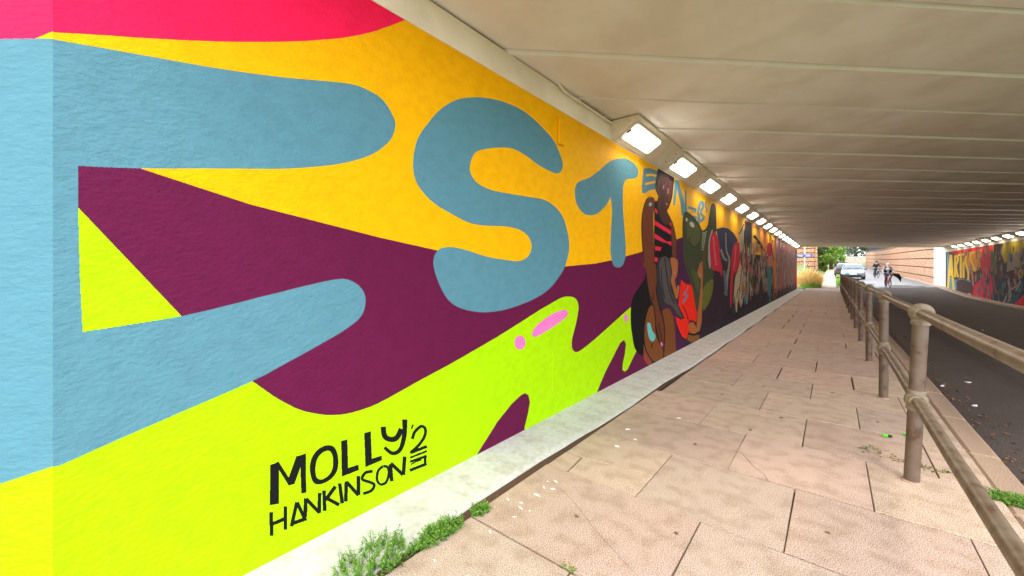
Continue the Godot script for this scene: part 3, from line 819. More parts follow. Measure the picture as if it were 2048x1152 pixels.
	fill(left, "taupe", [10059,2161,10058,2085,10058,1974,10069,1856,10101,1758,10179,1691,10291,1642,10384,1597,10424,1535,10388,1446,10300,1342,10196,1232,10114,1129,10060,1024,10015,918,9979,824,9951,759,10281,739,10296,807,10320,903,10352,1012,10394,1117,10464,1222,10557,1333,10636,1443,10661,1541,10596,1614,10474,1665,10353,1709,10266,1770,10221,1865,10196,1983,10182,2093,10169,2170], 0)
	fill(left, "taupe", [9493,1757,9549,1721,9630,1669,9724,1613,9819,1569,9926,1541,10042,1525,10139,1517,10199,1511,10306,1554,10241,1560,10159,1567,10080,1577,10004,1596,9919,1635,9825,1690,9742,1743,9684,1779], 0)
	fill(left, "slate", [9781,1295,9804,1257,9838,1203,9875,1139,9911,1069,9948,983,9986,882,10021,787,10046,722,10323,713,10298,780,10261,877,10220,980,10182,1069,10144,1142,10104,1208,10068,1264,10044,1302], 0)
	fill(left, "coal", [9826,1516,9901,1481,10013,1430,10115,1380,10155,1357,10255,1374,10166,1390,10053,1412,9976,1427,9846,1397,9921,1382,10036,1359,10158,1338,10352,1357,10298,1396,10189,1448,10073,1501,9996,1536], 0)
	fill(left, "sand", [12420,2527,12580,2384,12580,1858,12723,1440,12764,873,12322,473,12036,322,11499,225,11163,385,11050,580,11245,1108,11585,1298,11944,1566,11852,1929,11762,2255], 1)
	fill(left, "black", [12456,2587,12334,2527,12160,2442,11984,2358,11852,2300,11781,2278,11766,2277,11747,2279,11712,2278,11669,2254,11694,2254,11759,2253,11863,2267,11962,2297,12102,2357,12282,2443,12460,2529,12584,2589], 0)
	fill(left, "black", [12510,2413,12491,2283,12465,2097,12427,1894,12371,1713,12286,1557,12178,1410,12072,1277,11990,1165,11946,1076,11923,1007,11902,950,11862,901,11793,864,11707,839,11617,814,11543,781,11492,734,11454,679,11425,628,11405,593,11490,587,11510,622,11539,673,11578,728,11627,774,11696,804,11784,828,11877,855,11952,895,11994,946,12015,1004,12038,1074,12083,1162,12166,1275,12273,1408,12383,1557,12470,1714,12526,1897,12565,2102,12591,2290,12610,2421], 0)
	fill(left, "black", [11781,795,11841,788,11926,779,12015,768,12094,752,12171,727,12252,694,12324,662,12375,639,12465,642,12414,665,12340,697,12255,732,12167,760,12068,779,11964,793,11874,803,11815,809], 0)
	fill(left, "black", [11871,900,11843,852,11804,782,11762,707,11726,641,11698,584,11673,529,11652,482,11638,449,11708,444,11723,477,11744,524,11769,579,11798,636,11834,702,11876,778,11916,848,11943,896], 0)
	fill(left, "coal", [12620,2696,13833,2716,13954,2028,13482,1633,13644,1298,13257,1078,13414,816,12827,764,12723,1616,12560,2137], 0)
	fill(left, "aqua2", [12620,719,13147,734,13279,453,13147,322,12520,364], 0)
	fill(left, "hotpink", [13279,508,13738,503,13667,299,13279,324], 0)
	fill(left, "orange", [13954,2700,17733,2755,17923,2263,16338,1918,14027,1916], 0)
	fill(left, "gold", [14027,2610,15417,2643,15417,2307,14076,2150], 0)
	fill(left, "black", [14056,2348,14246,2321,14525,2281,14845,2234,15151,2184,15463,2125,15805,2055,16121,1988,16350,1939,16996,2012,16751,2060,16410,2129,16038,2201,15691,2263,15349,2316,15001,2364,14703,2403,14502,2430], 0)
	fill(left, "orange", [14502,2275,14821,2229,14997,2259,14671,2304], 0)
	fill(left, "orange", [15324,2158,15677,2107,15871,2137,15511,2187], 0)
	fill(left, "crimson", [13667,1298,13636,1223,13551,1168,13437,1150,13324,1170,13242,1225,13213,1298,13242,1371,13324,1426,13437,1447,13551,1428,13636,1373], 1)
	streaks(left, 12100, 24600, 620, 2080, ["pale", "fern", "rosewood", "sage", "taupe", "moss", "rosered", "ochre"], 420, 11)
	fill(left, "crimson", [19233,2147,19094,1993,18722,1874,18235,1822,17771,1847,17445,1938,17328,2069,17445,2211,17771,2328,18235,2391,18722,2379,19094,2290], 1)
	fill(left, "salmon", [19277,1659,19148,1541,18805,1454,18354,1421,17923,1447,17619,1523,17510,1628,17619,1737,17923,1823,18354,1865,18805,1847,19148,1772], 1)
	fill(left, "teal", [17437,1415,18763,1499,19017,992,18722,494,19017,23,17923,19,17584,539], 0)
	fill(left, "orange", [19365,2541,20884,2659,21405,1752,22176,1179,21299,391,20289,-2,19454,152,19817,768,19190,1503], 0)
	fill(left, "orange", [21194,255,21068,143,20732,75,20289,69,19863,123,19562,220,19454,334,19562,439,19863,509,20289,523,20732,477,21068,378], 1)
	fill(left, "black", [19441,504,19784,487,20294,462,20821,428,21198,386,21436,323,21601,241,21660,159,21598,97,21345,60,20926,37,20498,23,20212,13,20367,-17,20655,-7,21099,6,21559,31,21861,75,21936,145,21872,233,21692,322,21400,396,20919,450,20333,487,19807,512,19467,529], 0)
	fill(left, "black", [19018,2523,18952,2458,18851,2364,18771,2258,18764,2152,18875,2038,19068,1910,19272,1792,19413,1709,19768,1724,19622,1808,19412,1928,19215,2056,19103,2169,19110,2272,19191,2378,19294,2472,19364,2538], 0)
	fill(left, "teal", [21299,2599,22880,2598,22880,2144,22406,1772,21729,1989], 0)
	fill(left, "rosewood", [20088,2812,34511,2578,33600,2600,33600,250,20600,420,20300,1800], 0)
	streaks(left, 20600, 33400, 150, 2500, ["rosered", "salmon", "lilac", "pale", "crimson", "slate", "rosewood", "teal", "orange", "lilac", "rosewood", "salmon"], 700, 12)
	fill(left, "redpaint", [30272,-202,31331,1296,33425,1989,33425,2682,33600,2500,33600,-60,30500,-60], 0)
	streaks(left, 9000, 33000, -40, 330, ["ink", "coal", "black", "plum"], 420, 13)
	fill(left, "black", [667,453,700,455,742,368,774,451,816,450,818,267,796,272,792,394,766,329,742,332,701,420,701,269,665,279], 0)
	fill(left, "black", [834,376,844,420,871,448,912,454,948,435,966,396,971,345,962,305,933,282,891,277,857,292,841,326], 1)
	fill(left, "lime", [860,366,868,403,891,425,923,425,941,397,945,355,938,322,919,303,888,299,868,314,861,339], 1)
	fill(left, "black", [986,450,1018,448,1022,302,1078,298,1080,270,989,271], 0)
	fill(left, "black", [1110,450,1148,448,1154,300,1215,295,1215,270,1117,270], 0)
	fill(left, "black", [1208,453,1209,443,1210,428,1213,411,1218,395,1228,380,1240,368,1253,359,1266,352,1280,346,1294,343,1309,343,1323,347,1334,357,1344,369,1352,381,1357,390,1325,412,1320,404,1313,392,1305,381,1299,376,1293,374,1286,374,1278,376,1271,378,1264,382,1257,387,1251,393,1247,399,1244,408,1242,421,1241,435,1240,445], 0)
	fill(left, "black", [1345,453,1346,437,1347,414,1347,390,1345,368,1341,348,1336,328,1330,310,1323,299,1314,292,1304,290,1293,290,1285,292,1275,299,1261,312,1248,327,1239,338,1226,330,1234,319,1247,303,1263,286,1280,273,1299,267,1316,266,1332,269,1346,278,1357,293,1365,312,1372,333,1377,355,1379,378,1380,404,1380,427,1380,443], 0)
	fill(left, "black", [1415,404,1405,382,1416,376,1426,398], 0)
	fill(left, "black", [1425,313,1428,320,1432,330,1436,340,1442,347,1452,353,1463,359,1475,363,1483,364,1487,362,1493,358,1497,351,1500,345,1501,337,1500,327,1496,316,1490,306,1482,297,1471,287,1459,279,1447,272,1435,266,1422,261,1410,257,1402,254,1415,237,1423,240,1435,243,1449,248,1462,255,1475,262,1488,272,1500,282,1510,292,1517,304,1521,317,1523,330,1521,342,1516,355,1506,366,1494,376,1479,382,1464,381,1450,376,1436,370,1425,362,1417,353,1412,341,1408,331,1406,324], 0)
	fill(left, "black", [1404,234,1526,229,1518,248,1397,253], 0)
	fill(left, "black", [1403,209,1524,204,1519,217,1398,221], 0)
	fill(left, "black", [1403,184,1523,173,1516,190,1397,199], 0)
	fill(left, "black", [1499,186,1499,142,1518,135,1518,179], 0)
	fill(left, "black", [1516,144,1395,152,1402,133,1524,125], 0)
	fill(left, "black", [1479,178,1472,178,1460,180,1448,181,1437,181,1427,181,1418,179,1409,178,1404,177,1409,169,1415,170,1423,171,1432,172,1441,173,1451,172,1463,171,1475,170,1482,169], 0)
	fill(left, "black", [663,249,665,146,679,139,678,243], 0)
	fill(left, "black", [721,248,721,144,736,136,736,241], 0)
	fill(left, "black", [675,184,731,181,725,199,670,201], 0)
	fill(left, "black", [769,246,746,148,761,137,784,235], 0)
	fill(left, "black", [770,240,808,139,822,139,784,241], 0)
	fill(left, "black", [755,145,821,137,815,156,749,163], 0)
	fill(left, "black", [822,151,823,238,807,246,805,159], 0)
	fill(left, "black", [811,236,873,141,885,147,823,242], 0)
	fill(left, "black", [871,242,869,147,886,139,888,235], 0)
	fill(left, "black", [892,244,895,145,913,137,909,238], 0)
	fill(left, "black", [949,245,900,200,914,183,964,228], 0)
	fill(left, "black", [908,194,971,131,980,143,916,205], 0)
	fill(left, "black", [969,246,982,140,1001,134,987,240], 0)
	fill(left, "black", [1003,242,1000,143,1019,134,1022,234], 0)
	fill(left, "black", [1006,233,1071,136,1085,142,1020,239], 0)
	fill(left, "black", [1068,243,1068,145,1088,136,1088,234], 0)
	fill(left, "black", [1289,126,1280,224,1257,231,1266,134], 0)
	fill(left, "black", [1264,228,1343,132,1359,140,1279,236], 0)
	fill(left, "black", [1350,241,1342,139,1366,128,1375,230], 0)
	fill(left, "black", [1158,239,1150,242,1138,245,1124,248,1112,248,1103,243,1095,236,1091,226,1092,213,1102,201,1115,191,1128,182,1139,175,1147,168,1155,162,1160,157,1160,156,1160,153,1157,148,1151,143,1145,140,1136,139,1124,141,1111,143,1102,144,1107,128,1116,126,1129,124,1143,122,1155,123,1164,127,1171,134,1176,142,1177,152,1172,163,1163,172,1154,179,1145,187,1133,195,1120,204,1109,211,1106,214,1107,217,1110,223,1116,229,1122,232,1129,232,1140,229,1151,226,1159,223], 0)
	fill(left, "black", [1219,242,1213,240,1204,238,1194,234,1186,228,1181,218,1178,206,1176,193,1177,181,1180,168,1186,156,1194,146,1204,137,1215,131,1227,128,1238,128,1248,132,1255,140,1261,151,1265,164,1268,175,1268,187,1266,199,1262,210,1257,221,1247,230,1237,236,1229,239,1224,241,1223,228,1228,225,1235,222,1241,219,1244,216,1247,211,1250,202,1252,193,1251,183,1249,173,1246,162,1241,152,1235,146,1229,144,1221,144,1214,145,1208,148,1204,152,1199,159,1194,168,1192,176,1192,186,1193,197,1196,208,1200,216,1205,220,1214,223,1222,225,1228,227], 0)


func mural_right() -> void:
	fill(right, "redpaint", [40310,2623,36032,2685,32599,2672,33090,2170,35048,2128,38206,2329], 0)
	fill(right, "orange", [36032,2314,32440,2477,32282,1587,33772,1211,35434,1413], 0)
	fill(right, "crimson", [32440,2664,30384,2670,30521,1742,30939,1043,32126,754,32761,1592], 0)
	fill(right, "moss", [30939,2324,30116,2163,29852,1392,30384,1048,30939,1573], 0)
	fill(right, "mustard", [28974,2655,26451,2694,26192,2208,27712,1887,28853,1632,29343,2137], 0)
	fill(right, "taupe", [28383,1944,26451,2183,26098,1665,27286,1383,28616,1227], 0)
	streaks(right, 8000, 38500, 700, 2480, ["rosewood", "coal", "ochre", "orange", "slate", "taupe", "moss", "mustard"], 420, 14)
	fill(right, "redpaint", [34125,316,31819,1034,30798,780,30659,84,31082,-292,33772,-309], 1)
	fill(right, "crimson", [32440,934,30939,1043,30869,515,31819,211,32440,467], 1)
	streaks(right, 8000, 33500, -200, 1100, ["ink", "slate", "coal", "taupe", "navy", "crimson"], 380, 15)
	fill(right, "redpaint", [27821,-325,27182,-15,26192,296,25913,-402], 1)
	fill(right, "teal2", [28853,-318,28383,33,27286,244,26676,495,27182,-15,27932,-333], 0)
	fill(right, "taupe", [28508,817,28429,696,28313,524,28210,344,28167,202,28208,103,28304,16,28416,-57,28495,-112,28273,-141,28196,-87,28079,-9,27969,93,27921,214,27966,368,28069,550,28183,722,28260,841], 0)
	fill(right, "taupe", [27820,899,27738,841,27618,760,27524,679,27504,627,27576,594,27749,550,27952,510,28097,481,27989,407,27848,436,27635,479,27420,536,27279,614,27299,706,27404,799,27526,883,27606,940], 0)
	fill(right, "taupe", [26876,1398,26947,1339,27055,1252,27153,1159,27192,1076,27089,1013,26929,987,26788,978,26702,971,26650,1051,26739,1058,26860,1066,26946,1078,26967,1086,26938,1136,26849,1221,26745,1305,26675,1364], 0)
	fill(right, "taupe", [26978,873,27499,404,27284,380,26774,846], 0)
	fill(right, "taupe", [28735,112,29097,-194,28852,-213,28498,89], 0)
	fill(right, "blue", [40817,2532,40310,2575,40049,892,38206,687,37082,763,34859,749,34672,626,37522,700,38206,517,37975,129,38678,-125,40709,-303], 0)
	fill(right, "umber", [37975,635,36032,727,34859,597,34125,415,34487,-199,36032,-277,38206,-218,37861,133], 1)
	fill(right, "gold", [40022,2391,40096,2178,40202,1871,40323,1525,40441,1196,40563,864,40695,510,40814,193,40898,-30,40258,-18,40178,200,40063,512,39935,860,39818,1186,39704,1510,39587,1850,39484,2152,39413,2361], 0)
	fill(right, "gold", [39842,2377,39802,2163,39746,1857,39675,1514,39587,1187,39467,859,39320,513,39183,207,39089,-5,38513,32,38604,240,38737,541,38878,879,38993,1199,39077,1518,39146,1854,39200,2154,39238,2364], 0)
	fill(right, "gold", [38726,2317,38774,850,38206,857,38160,2299], 0)
	fill(right, "gold", [38512,2230,38351,2191,38137,2142,37974,2091,37906,2038,37976,1958,38169,1843,38384,1701,38488,1539,38405,1352,38223,1149,38027,968,37898,845,37375,885,37501,1007,37688,1183,37857,1373,37929,1534,37846,1662,37656,1787,37457,1909,37367,2029,37493,2141,37743,2225,37985,2283,38136,2321], 0)
	fill(right, "gold", [37235,2354,37235,815,36717,823,36717,2337], 0)
	fill(right, "gold", [37694,2192,36085,2227,36182,2355,37800,2326], 0)
	fill(right, "gold", [36590,1847,36527,825,36032,834,36093,1840], 0)
	fill(right, "gold", [35852,2175,35928,2128,36052,2058,36160,1959,36173,1833,36041,1681,35826,1509,35610,1340,35469,1194,35425,1064,35430,935,35456,822,35473,741,35010,743,34995,822,34969,937,34963,1073,35013,1217,35162,1374,35376,1546,35579,1709,35692,1840,35681,1931,35598,2006,35490,2067,35412,2115], 0)
	fill(right, "gold", [34896,2332,34918,2252,34955,2135,34962,1996,34888,1853,34671,1703,34370,1549,34101,1417,33977,1344,33839,1392,33882,1404,34061,1437,34193,1459,34418,1358,34288,1336,34080,1299,33795,1275,33569,1371,33727,1471,33994,1603,34274,1749,34459,1877,34516,1993,34508,2117,34473,2229,34451,2308], 0)
	fill(right, "gold", [34953,2269,34215,2245,34215,2364,34953,2391], 0)
	fill(right, "gold", [40231,1401,38968,1397,38968,963,40310,919], 0)
	fill(right, "pale", [35711,-315,35567,-265,35370,-195,35172,-136,35057,-115,34935,-129,34738,-176,34551,-232,34418,-271,34192,-209,34321,-171,34514,-113,34748,-57,35038,-32,35344,-75,35596,-148,35806,-222,35950,-272], 0)
	fill(right, "salmon", [34634,1254,34268,406,33984,424,34342,1263], 0)
	fill(right, "rust", [30823,1033,30273,178,29960,212,30497,1057], 0)


# ------------------------------------------------------------------ ground, pavement, road
const RISE_S: Array = [-20.0, 30.0, 34.0, 38.0, 42.0, 50.0, 58.0, 80.0, 120.0, 160.0, 220.0, 400.0]
const RISE_Y: Array = [0.0, 0.0, 0.05, 0.2, 0.36, 0.58, 0.76, 1.2, 2.3, 3.7, 6.0, 9.0]


# height of the path: level under the bridge, climbing gently beyond it
func rise(s: float) -> float:
	for i in range(1, RISE_S.size()):
		if s < RISE_S[i]:
			var t: float = clampf((s - RISE_S[i - 1]) / (RISE_S[i] - RISE_S[i - 1]), 0.0, 1.0)
			return lerpf(RISE_Y[i - 1], RISE_Y[i], t)
	return RISE_Y[-1]


func road_y(x: float, s: float) -> float:
	return rise(s) - 0.12 - 0.034 * (x - 0.905)


# a sheet whose height follows «h» over a grid of x and s lines
func sheet(xs: Array, ss: Array, h: Callable) -> ArrayMesh:
	var st := SurfaceTool.new()
	st.begin(Mesh.PRIMITIVE_TRIANGLES)
	st.set_smooth_group(0)
	for j in ss.size() - 1:
		for i in xs.size() - 1:
			var q := []
			for e in [[i, j], [i + 1, j], [i + 1, j + 1], [i, j + 1]]:
				q.append(v(xs[e[0]], h.call(float(xs[e[0]]), float(ss[e[1]])), ss[e[1]]))
			face(st, q, Vector3.UP)
	st.index()
	st.generate_normals()
	return st.commit()


func lines(a: float, b: float, step: float) -> Array:
	var r := []
	var n := maxi(1, roundi((b - a) / step))
	for i in n + 1:
		r.append(lerpf(a, b, float(i) / n))
	return r


func slab_mesh(poly: PackedVector2Array, y: float, depth: float) -> ArrayMesh:
	var st := begin()
	var c := Vector2()
	for p in poly:
		c += p
	c /= poly.size()
	var top := []
	for p in poly:
		var d := (p - c)
		var q := c + d.normalized() * (d.length() - 0.005)
		top.append(v(q.x, y, q.y))
	face(st, top, Vector3.UP)
	for i in poly.size():
		var j := (i + 1) % poly.size()
		var a := v(poly[i].x, y - 0.004, poly[i].y)
		var b := v(poly[j].x, y - 0.004, poly[j].y)
		var m := (a + b) / 2.0 - v(c.x, y, c.y)
		face(st, [top[i], top[j], b, a], Vector3(m.x, 1, m.z))
		face(st, [a, b, b - Vector3(0, depth, 0), a - Vector3(0, depth, 0)], Vector3(m.x, 0, m.z))
	return done(st)


func setting() -> void:
	var ground := part("ground", sheet([-400.0, -120.0, -40.0, -16.0, -9.0, -3.2, -1.95, -0.7, 0.9, 2.5, 4.3, 6.2, 6.55, 6.9, 14.0, 40.0, 120.0, 400.0], lines(-60, 30, 6) + lines(33, 60, 3) + lines(66, 160, 6) + [190, 220, 260, 320, 400, 600, 900], func(x: float, s: float) -> float:
		var y := rise(s) - 0.42
		if x < -1.9:
			y += 0.36 if s > 32.0 else 0.15
			if x < -3.0:
				y += clampf((s - 60.0) / 20.0, 0.0, 1.0) * 2.0
		if x > 6.6:
			y += 3.4 * clampf((s - 6.0) / 6.0, 0.0, 1.0) * clampf((150.0 - s) / 25.0, 0.0, 1.0)
		return y), mats["meadow"])
	tag(ground, "", "", "", "structure")
	var road := part("road", sheet([0.9, 1.8, 3.2, 4.8, 6.3], lines(-16, 34, 5) + lines(36, 90, 3) + lines(96, 200, 8), road_y), mats["asphalt"])
	tag(road, "", "", "", "structure")
	# same road past the deck's skewed edge, open daylight painted in as paler asphalt
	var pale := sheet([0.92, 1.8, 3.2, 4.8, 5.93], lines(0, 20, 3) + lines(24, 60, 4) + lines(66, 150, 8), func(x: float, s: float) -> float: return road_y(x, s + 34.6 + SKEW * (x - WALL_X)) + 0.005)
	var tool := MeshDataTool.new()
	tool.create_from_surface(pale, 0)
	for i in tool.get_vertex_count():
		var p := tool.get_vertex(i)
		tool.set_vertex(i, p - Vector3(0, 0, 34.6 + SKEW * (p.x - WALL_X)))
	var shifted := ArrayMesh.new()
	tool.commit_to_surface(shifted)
	tag(part("daylit_road", shifted, mats["asphalt_daylit"]), "", "", "", "structure")
	# pavement of staggered slabs
	var pavement := Node3D.new()
	put(pavement, "pavement", self)
	tag(pavement, "", "", "", "structure")
	part("bedding", sheet([-1.6, 0.76], lines(-4.0, 36.4, 0.8), func(_x: float, s: float) -> float: return rise(s) - 0.028), mats["soil"], pavement)
	var rows := [-3.42, -2.72, -2.02, -1.32, -0.62, 0.08, 0.78, 1.48, 2.20, 2.885, 3.60, 4.31, 4.99, 5.69, 6.40, 7.13, 7.88, 8.58, 9.28]
	while rows[-1] < 35.5:
		rows.append(rows[-1] + 0.70)
	var r := RandomNumberGenerator.new()
	r.seed = 21
	for i in rows.size() - 1:
		var s0: float = rows[i]
		var s1: float = rows[i + 1]
		var cuts := [-0.53, 0.175] if i % 2 == 1 else [-0.88, -0.175, 0.52]
		var edge := -1.485 if s0 < 4.3 else -1.44
		var xs := [edge] + cuts + [0.748]
		for k in xs.size() - 1:
			var x0: float = xs[k] + (r.randf_range(-0.012, 0.012) if k > 0 and s0 > 5.0 else 0.0)
			var x1: float = xs[k + 1]
			var y := r.randf_range(-0.0025, 0.002) + rise((s0 + s1) / 2.0)
			var g := r.randf_range(0.002, 0.004)
			var m: Material = mats["slab%d" % (r.randi() % 5)]
			if s0 == 2.20 and k == 0:
				m = mats["slab1"]
				part("paving_slab", slab_mesh(PackedVector2Array([Vector2(x0, s0 + g), Vector2(-1.338, s0 + g), Vector2(-1.362, 2.43), Vector2(x0, 2.44)]), y, 0.05), m, pavement)
				part("paving_slab", slab_mesh(PackedVector2Array([Vector2(-1.33, s0 + g), Vector2(x1 - g, s0 + g), Vector2(x1 - g, 2.505), Vector2(-1.35, 2.435)]), y, 0.05), m, pavement)
				part("paving_slab", slab_mesh(PackedVector2Array([Vector2(x0, 2.447), Vector2(-1.35, 2.443), Vector2(x1 - g, 2.513), Vector2(x1 - g, s1 - g), Vector2(x0, s1 - g)]), y - 0.001, 0.05), m, pavement)
				continue
			if s0 == 2.885 and k == 1:
				# the slab with the old repair and the curved crack
				var crack := [Vector2(x0 + g, 3.23), Vector2(-0.49, 3.19), Vector2(-0.44, 3.10), Vector2(-0.40, 3.03), Vector2(-0.34, 2.97), Vector2(-0.31, 2.892)]
				var a := PackedVector2Array([Vector2(x0 + g, s0 + g)])
				for j in range(crack.size() - 1, -1, -1):
					a.append(crack[j] + Vector2(0.0 if j == 0 else -0.003, -0.003))
				var b := PackedVector2Array(crack)
				b.append_array([Vector2(x1 - g, s0 + g), Vector2(x1 - g, s1 - g), Vector2(x0 + g, s1 - g)])
				for poly in [a, b]:
					var st := begin()
					prism(st, poly, Transform3D(Basis(Vector3.RIGHT, Vector3(0, 0, -1), Vector3.UP), Vector3(0, y - 0.05, 0)), 0.05)
					part("paving_slab", done(st), mats["slab4"], pavement)
				continue
			if s0 == 1.48 and k == 0:
				# the wide slab with a diagonal crack
				var line := [Vector2(-1.485, 2.065), Vector2(-1.32, 2.03), Vector2(-1.15, 1.95), Vector2(-0.97, 1.83), Vector2(-0.85, 1.752), Vector2(-0.74, 1.69), Vector2(-0.534, 1.575)]
				var lower := PackedVector2Array([Vector2(x0, s0 + g), Vector2(x1 - g, s0 + g)])
				for j in range(line.size() - 1, -1, -1):
					lower.append(line[j] - Vector2(0, 0.0025))
				var upper := PackedVector2Array(line)
				upper.append_array([Vector2(x1 - g, s1 - g), Vector2(x0, s1 - g)])
				for poly in [lower, upper]:
					var st := begin()
					prism(st, poly, Transform3D(Basis(Vector3.RIGHT, Vector3(0, 0, -1), Vector3.UP), Vector3(0, y - 0.05, 0)), 0.05)
					part("paving_slab", done(st), mats["slab2"], pavement)
				continue
			var q := PackedVector2Array()
			var tw := 1.7 if s0 < 5.0 else 3.2
			for e in [[x0 + g, s0 + g * tw], [x1 - g, s0 + g * tw], [x1 - g, s1 - g * tw], [x0 + g, s1 - g * tw]]:
				q.append(Vector2(e[0], e[1]) + Vector2(r.randf_range(-0.002, 0.002), r.randf_range(-0.002, 0.002)))
			part("paving_slab", slab_mesh(q, y, 0.05), m, pavement)
	var path := part("path", sheet([-0.75, 0.0, 0.2], lines(35.9, 90, 3), func(x: float, s: float) -> float: return rise(s) - 0.004 + 0.0 * x), mats["slab1"])
	tag(path, "", "", "", "structure")
	# kerb stones
	var kerb := Node3D.new()
	put(kerb, "kerb", self)
	tag(kerb, "", "", "", "structure")
	var ks := -4.0
	while ks < 62.0:
		var dy := rise(ks + 0.915) - rise(ks)
		var x := 0.828 + r.randf_range(-0.004, 0.004)
		part("kerb_stone", box_mesh(v(x, rise(ks + 0.457) - 0.132 + r.randf_range(-0.002, 0.003), ks + 0.457), Vector3(0.152, 0.27, 0.907), 0.014, Basis(Vector3.RIGHT, atan2(dy, 0.915))), mats["kerb"], kerb)
		ks += 0.915
	# cement fillet along the foot of the painted wall
	var fillet := begin()
	var prev := []
	var ss := lines(-0.2, FAR_S, 0.35)
	for s in ss:
		var e := lerpf(-1.53, -1.455, clampf((s - 2.0) / 5.0, 0.0, 1.0)) + 0.012 * sin(s * 2.3) + r.randf_range(-0.006, 0.006)
		var cur := [v(WALL_X - 0.02, 0.034, s), v(WALL_X + 0.05, 0.026, s), v(e - 0.04, 0.008, s), v(e - 0.01, 0.001, s), v(e, -0.05, s)]
		if prev.size():
			for k in 4:
				face(fillet, [prev[k], prev[k + 1], cur[k + 1], cur[k]], Vector3(0.4, 1, 0))
		prev = cur
	tag(part("dirt_joint", sheet([-1.56, -1.46], lines(-0.2, FAR_S, 0.3), func(_x: float, s: float) -> float: return -0.007 + 0.004 * sin(s * 7.0) * sin(s * 3.1)), mats["soil"]), "", "", "", "structure")
	tag(part("concrete_strip", done(fillet), mats["cement"]), "", "", "", "structure")
	# low ledge along the right wall
	var ledge := begin()
	prev = []
	for s in lines(8.0, 60.0, 2.0):
		var y := road_y(6.0, s)
		var cur := [v(5.93, y - 0.05, s), v(5.95, y + 0.07, s), v(5.98, y + 0.09, s), v(RIGHT_X + 0.02, y + 0.095, s)]
		if prev.size():
			for k in 3:
				face(ledge, [prev[k], prev[k + 1], cur[k + 1], cur[k]], Vector3(-1, 1, 0))
		prev = cur
	tag(part("ledge", done(ledge), mats["kerb"]), "", "", "", "structure")


# ------------------------------------------------------------------ the bridge over it all
func bridge() -> void:
	var b := thing("railway_bridge", v(2.2, SOFFIT, 20.0), "skewed concrete bridge deck of cream painted beams overhead", "bridge")
	var dir := Vector3(1, 0, -SKEW).normalized()
	var across := Vector3(-SKEW, 0, -1).normalized()
	var w := 1.02 / sqrt(1.0 + SKEW * SKEW)
	var x0 := -2.75
	var length := 9.85 * sqrt(1.0 + SKEW * SKEW)
	var r := RandomNumberGenerator.new()
	r.seed = 5
	var s0 := 0.22
	while s0 < FAR_S - 0.3:
		var st := begin()
		var c := 0.05
		var y := r.randf_range(-0.006, 0.006)
		prism(st, PackedVector2Array([Vector2(0.0015, 0.45), Vector2(0.0015, y + 0.02), Vector2(0.016, y - 0.012), Vector2(0.052, y - 0.012), Vector2(0.06, y), Vector2(w - 0.022, y), Vector2(w - 0.022, y + 0.09), Vector2(w - 0.0015, y + 0.095), Vector2(w - 0.0015, 0.45)]), Transform3D(Basis(across, Vector3.UP, dir), v(x0, SOFFIT, s0 + SKEW * (x0 - WALL_X)) - b.position), length)
		part("concrete_beam", done(st), mats["soffit"], b)
		s0 += 1.02
	var n := roundf((s0 - 0.22) / 1.02)
	for e in [[-0.02, -0.45], [n * w + 0.02, n * w + 0.45]]:
		var st := begin()
		prism(st, PackedVector2Array([Vector2(e[0], 0.02), Vector2(e[1], 0.02), Vector2(e[1], 1.7), Vector2(e[0], 1.7)]), Transform3D(Basis(across, Vector3.UP, dir), v(x0, SOFFIT, 0.22 + SKEW * (x0 - WALL_X)) - b.position), length)
		part("parapet", done(st), mats["cream"], b)
	var d := begin()
	prism(d, PackedVector2Array([Vector2(0, 0.455), Vector2(n * w, 0.455), Vector2(n * w, 0.9), Vector2(0, 0.9)]), Transform3D(Basis(across, Vector3.UP, dir), v(x0, SOFFIT, 0.22 + SKEW * (x0 - WALL_X)) - b.position), length)
	part("deck_slab", done(d), mats["bodywall"], b)


# ------------------------------------------------------------------ lights under the deck
func lamp_prototype(side: float) -> Node3D:
	var o := Node3D.new()
	# x: out along the slope's normal, y: up the slope, z: along the tunnel
	var up := Vector3(side * 0.313, 0.19, 0).normalized()
	var out := Vector3(side * 0.19, -0.313, 0).normalized()
	var basis := Basis(out, up, Vector3(0, 0, side))
	part("bezel", box_mesh(basis * Vector3(0.008, 0, 0), Vector3(0.014, 0.25, 0.84), 0.005, basis), mats["bezel"], o)
	part("diffuser", box_mesh(basis * Vector3(0.026, 0, 0), Vector3(0.026, 0.20, 0.73), 0.011, basis), mats["glow"], o)
	for z in [-0.385, 0.385]:
		part("clip", box_mesh(basis * Vector3(0.02, 0, z), Vector3(0.02, 0.05, 0.02), 0.004, basis), mats["screw"], o)
	var l := AreaLight3D.new()
	l.area_size = Vector2(0.73, 0.20)
	l.light_energy = LAMP_ENERGY
	l.light_color = Color(1.0, 0.95, 0.90)
	l.shadow_enabled = true
	l.area_range = 14.0
	l.area_attenuation = 2.0
	l.basis = Basis(Vector3(0, 0, side), up, -out) if Basis(Vector3(0, 0, side), up, -out).determinant() > 0.0 else Basis(Vector3(0, 0, -side), up, -out)
	l.position = basis * Vector3(0.055, 0, 0)
	put(l, "light", o)
	return o


const ORDINAL := ["first", "second", "third", "fourth", "fifth", "sixth", "seventh", "eighth", "ninth", "tenth", "eleventh", "twelfth", "thirteenth", "fourteenth", "fifteenth", "sixteenth", "seventeenth"]
const LAMP_ENERGY := 0.28


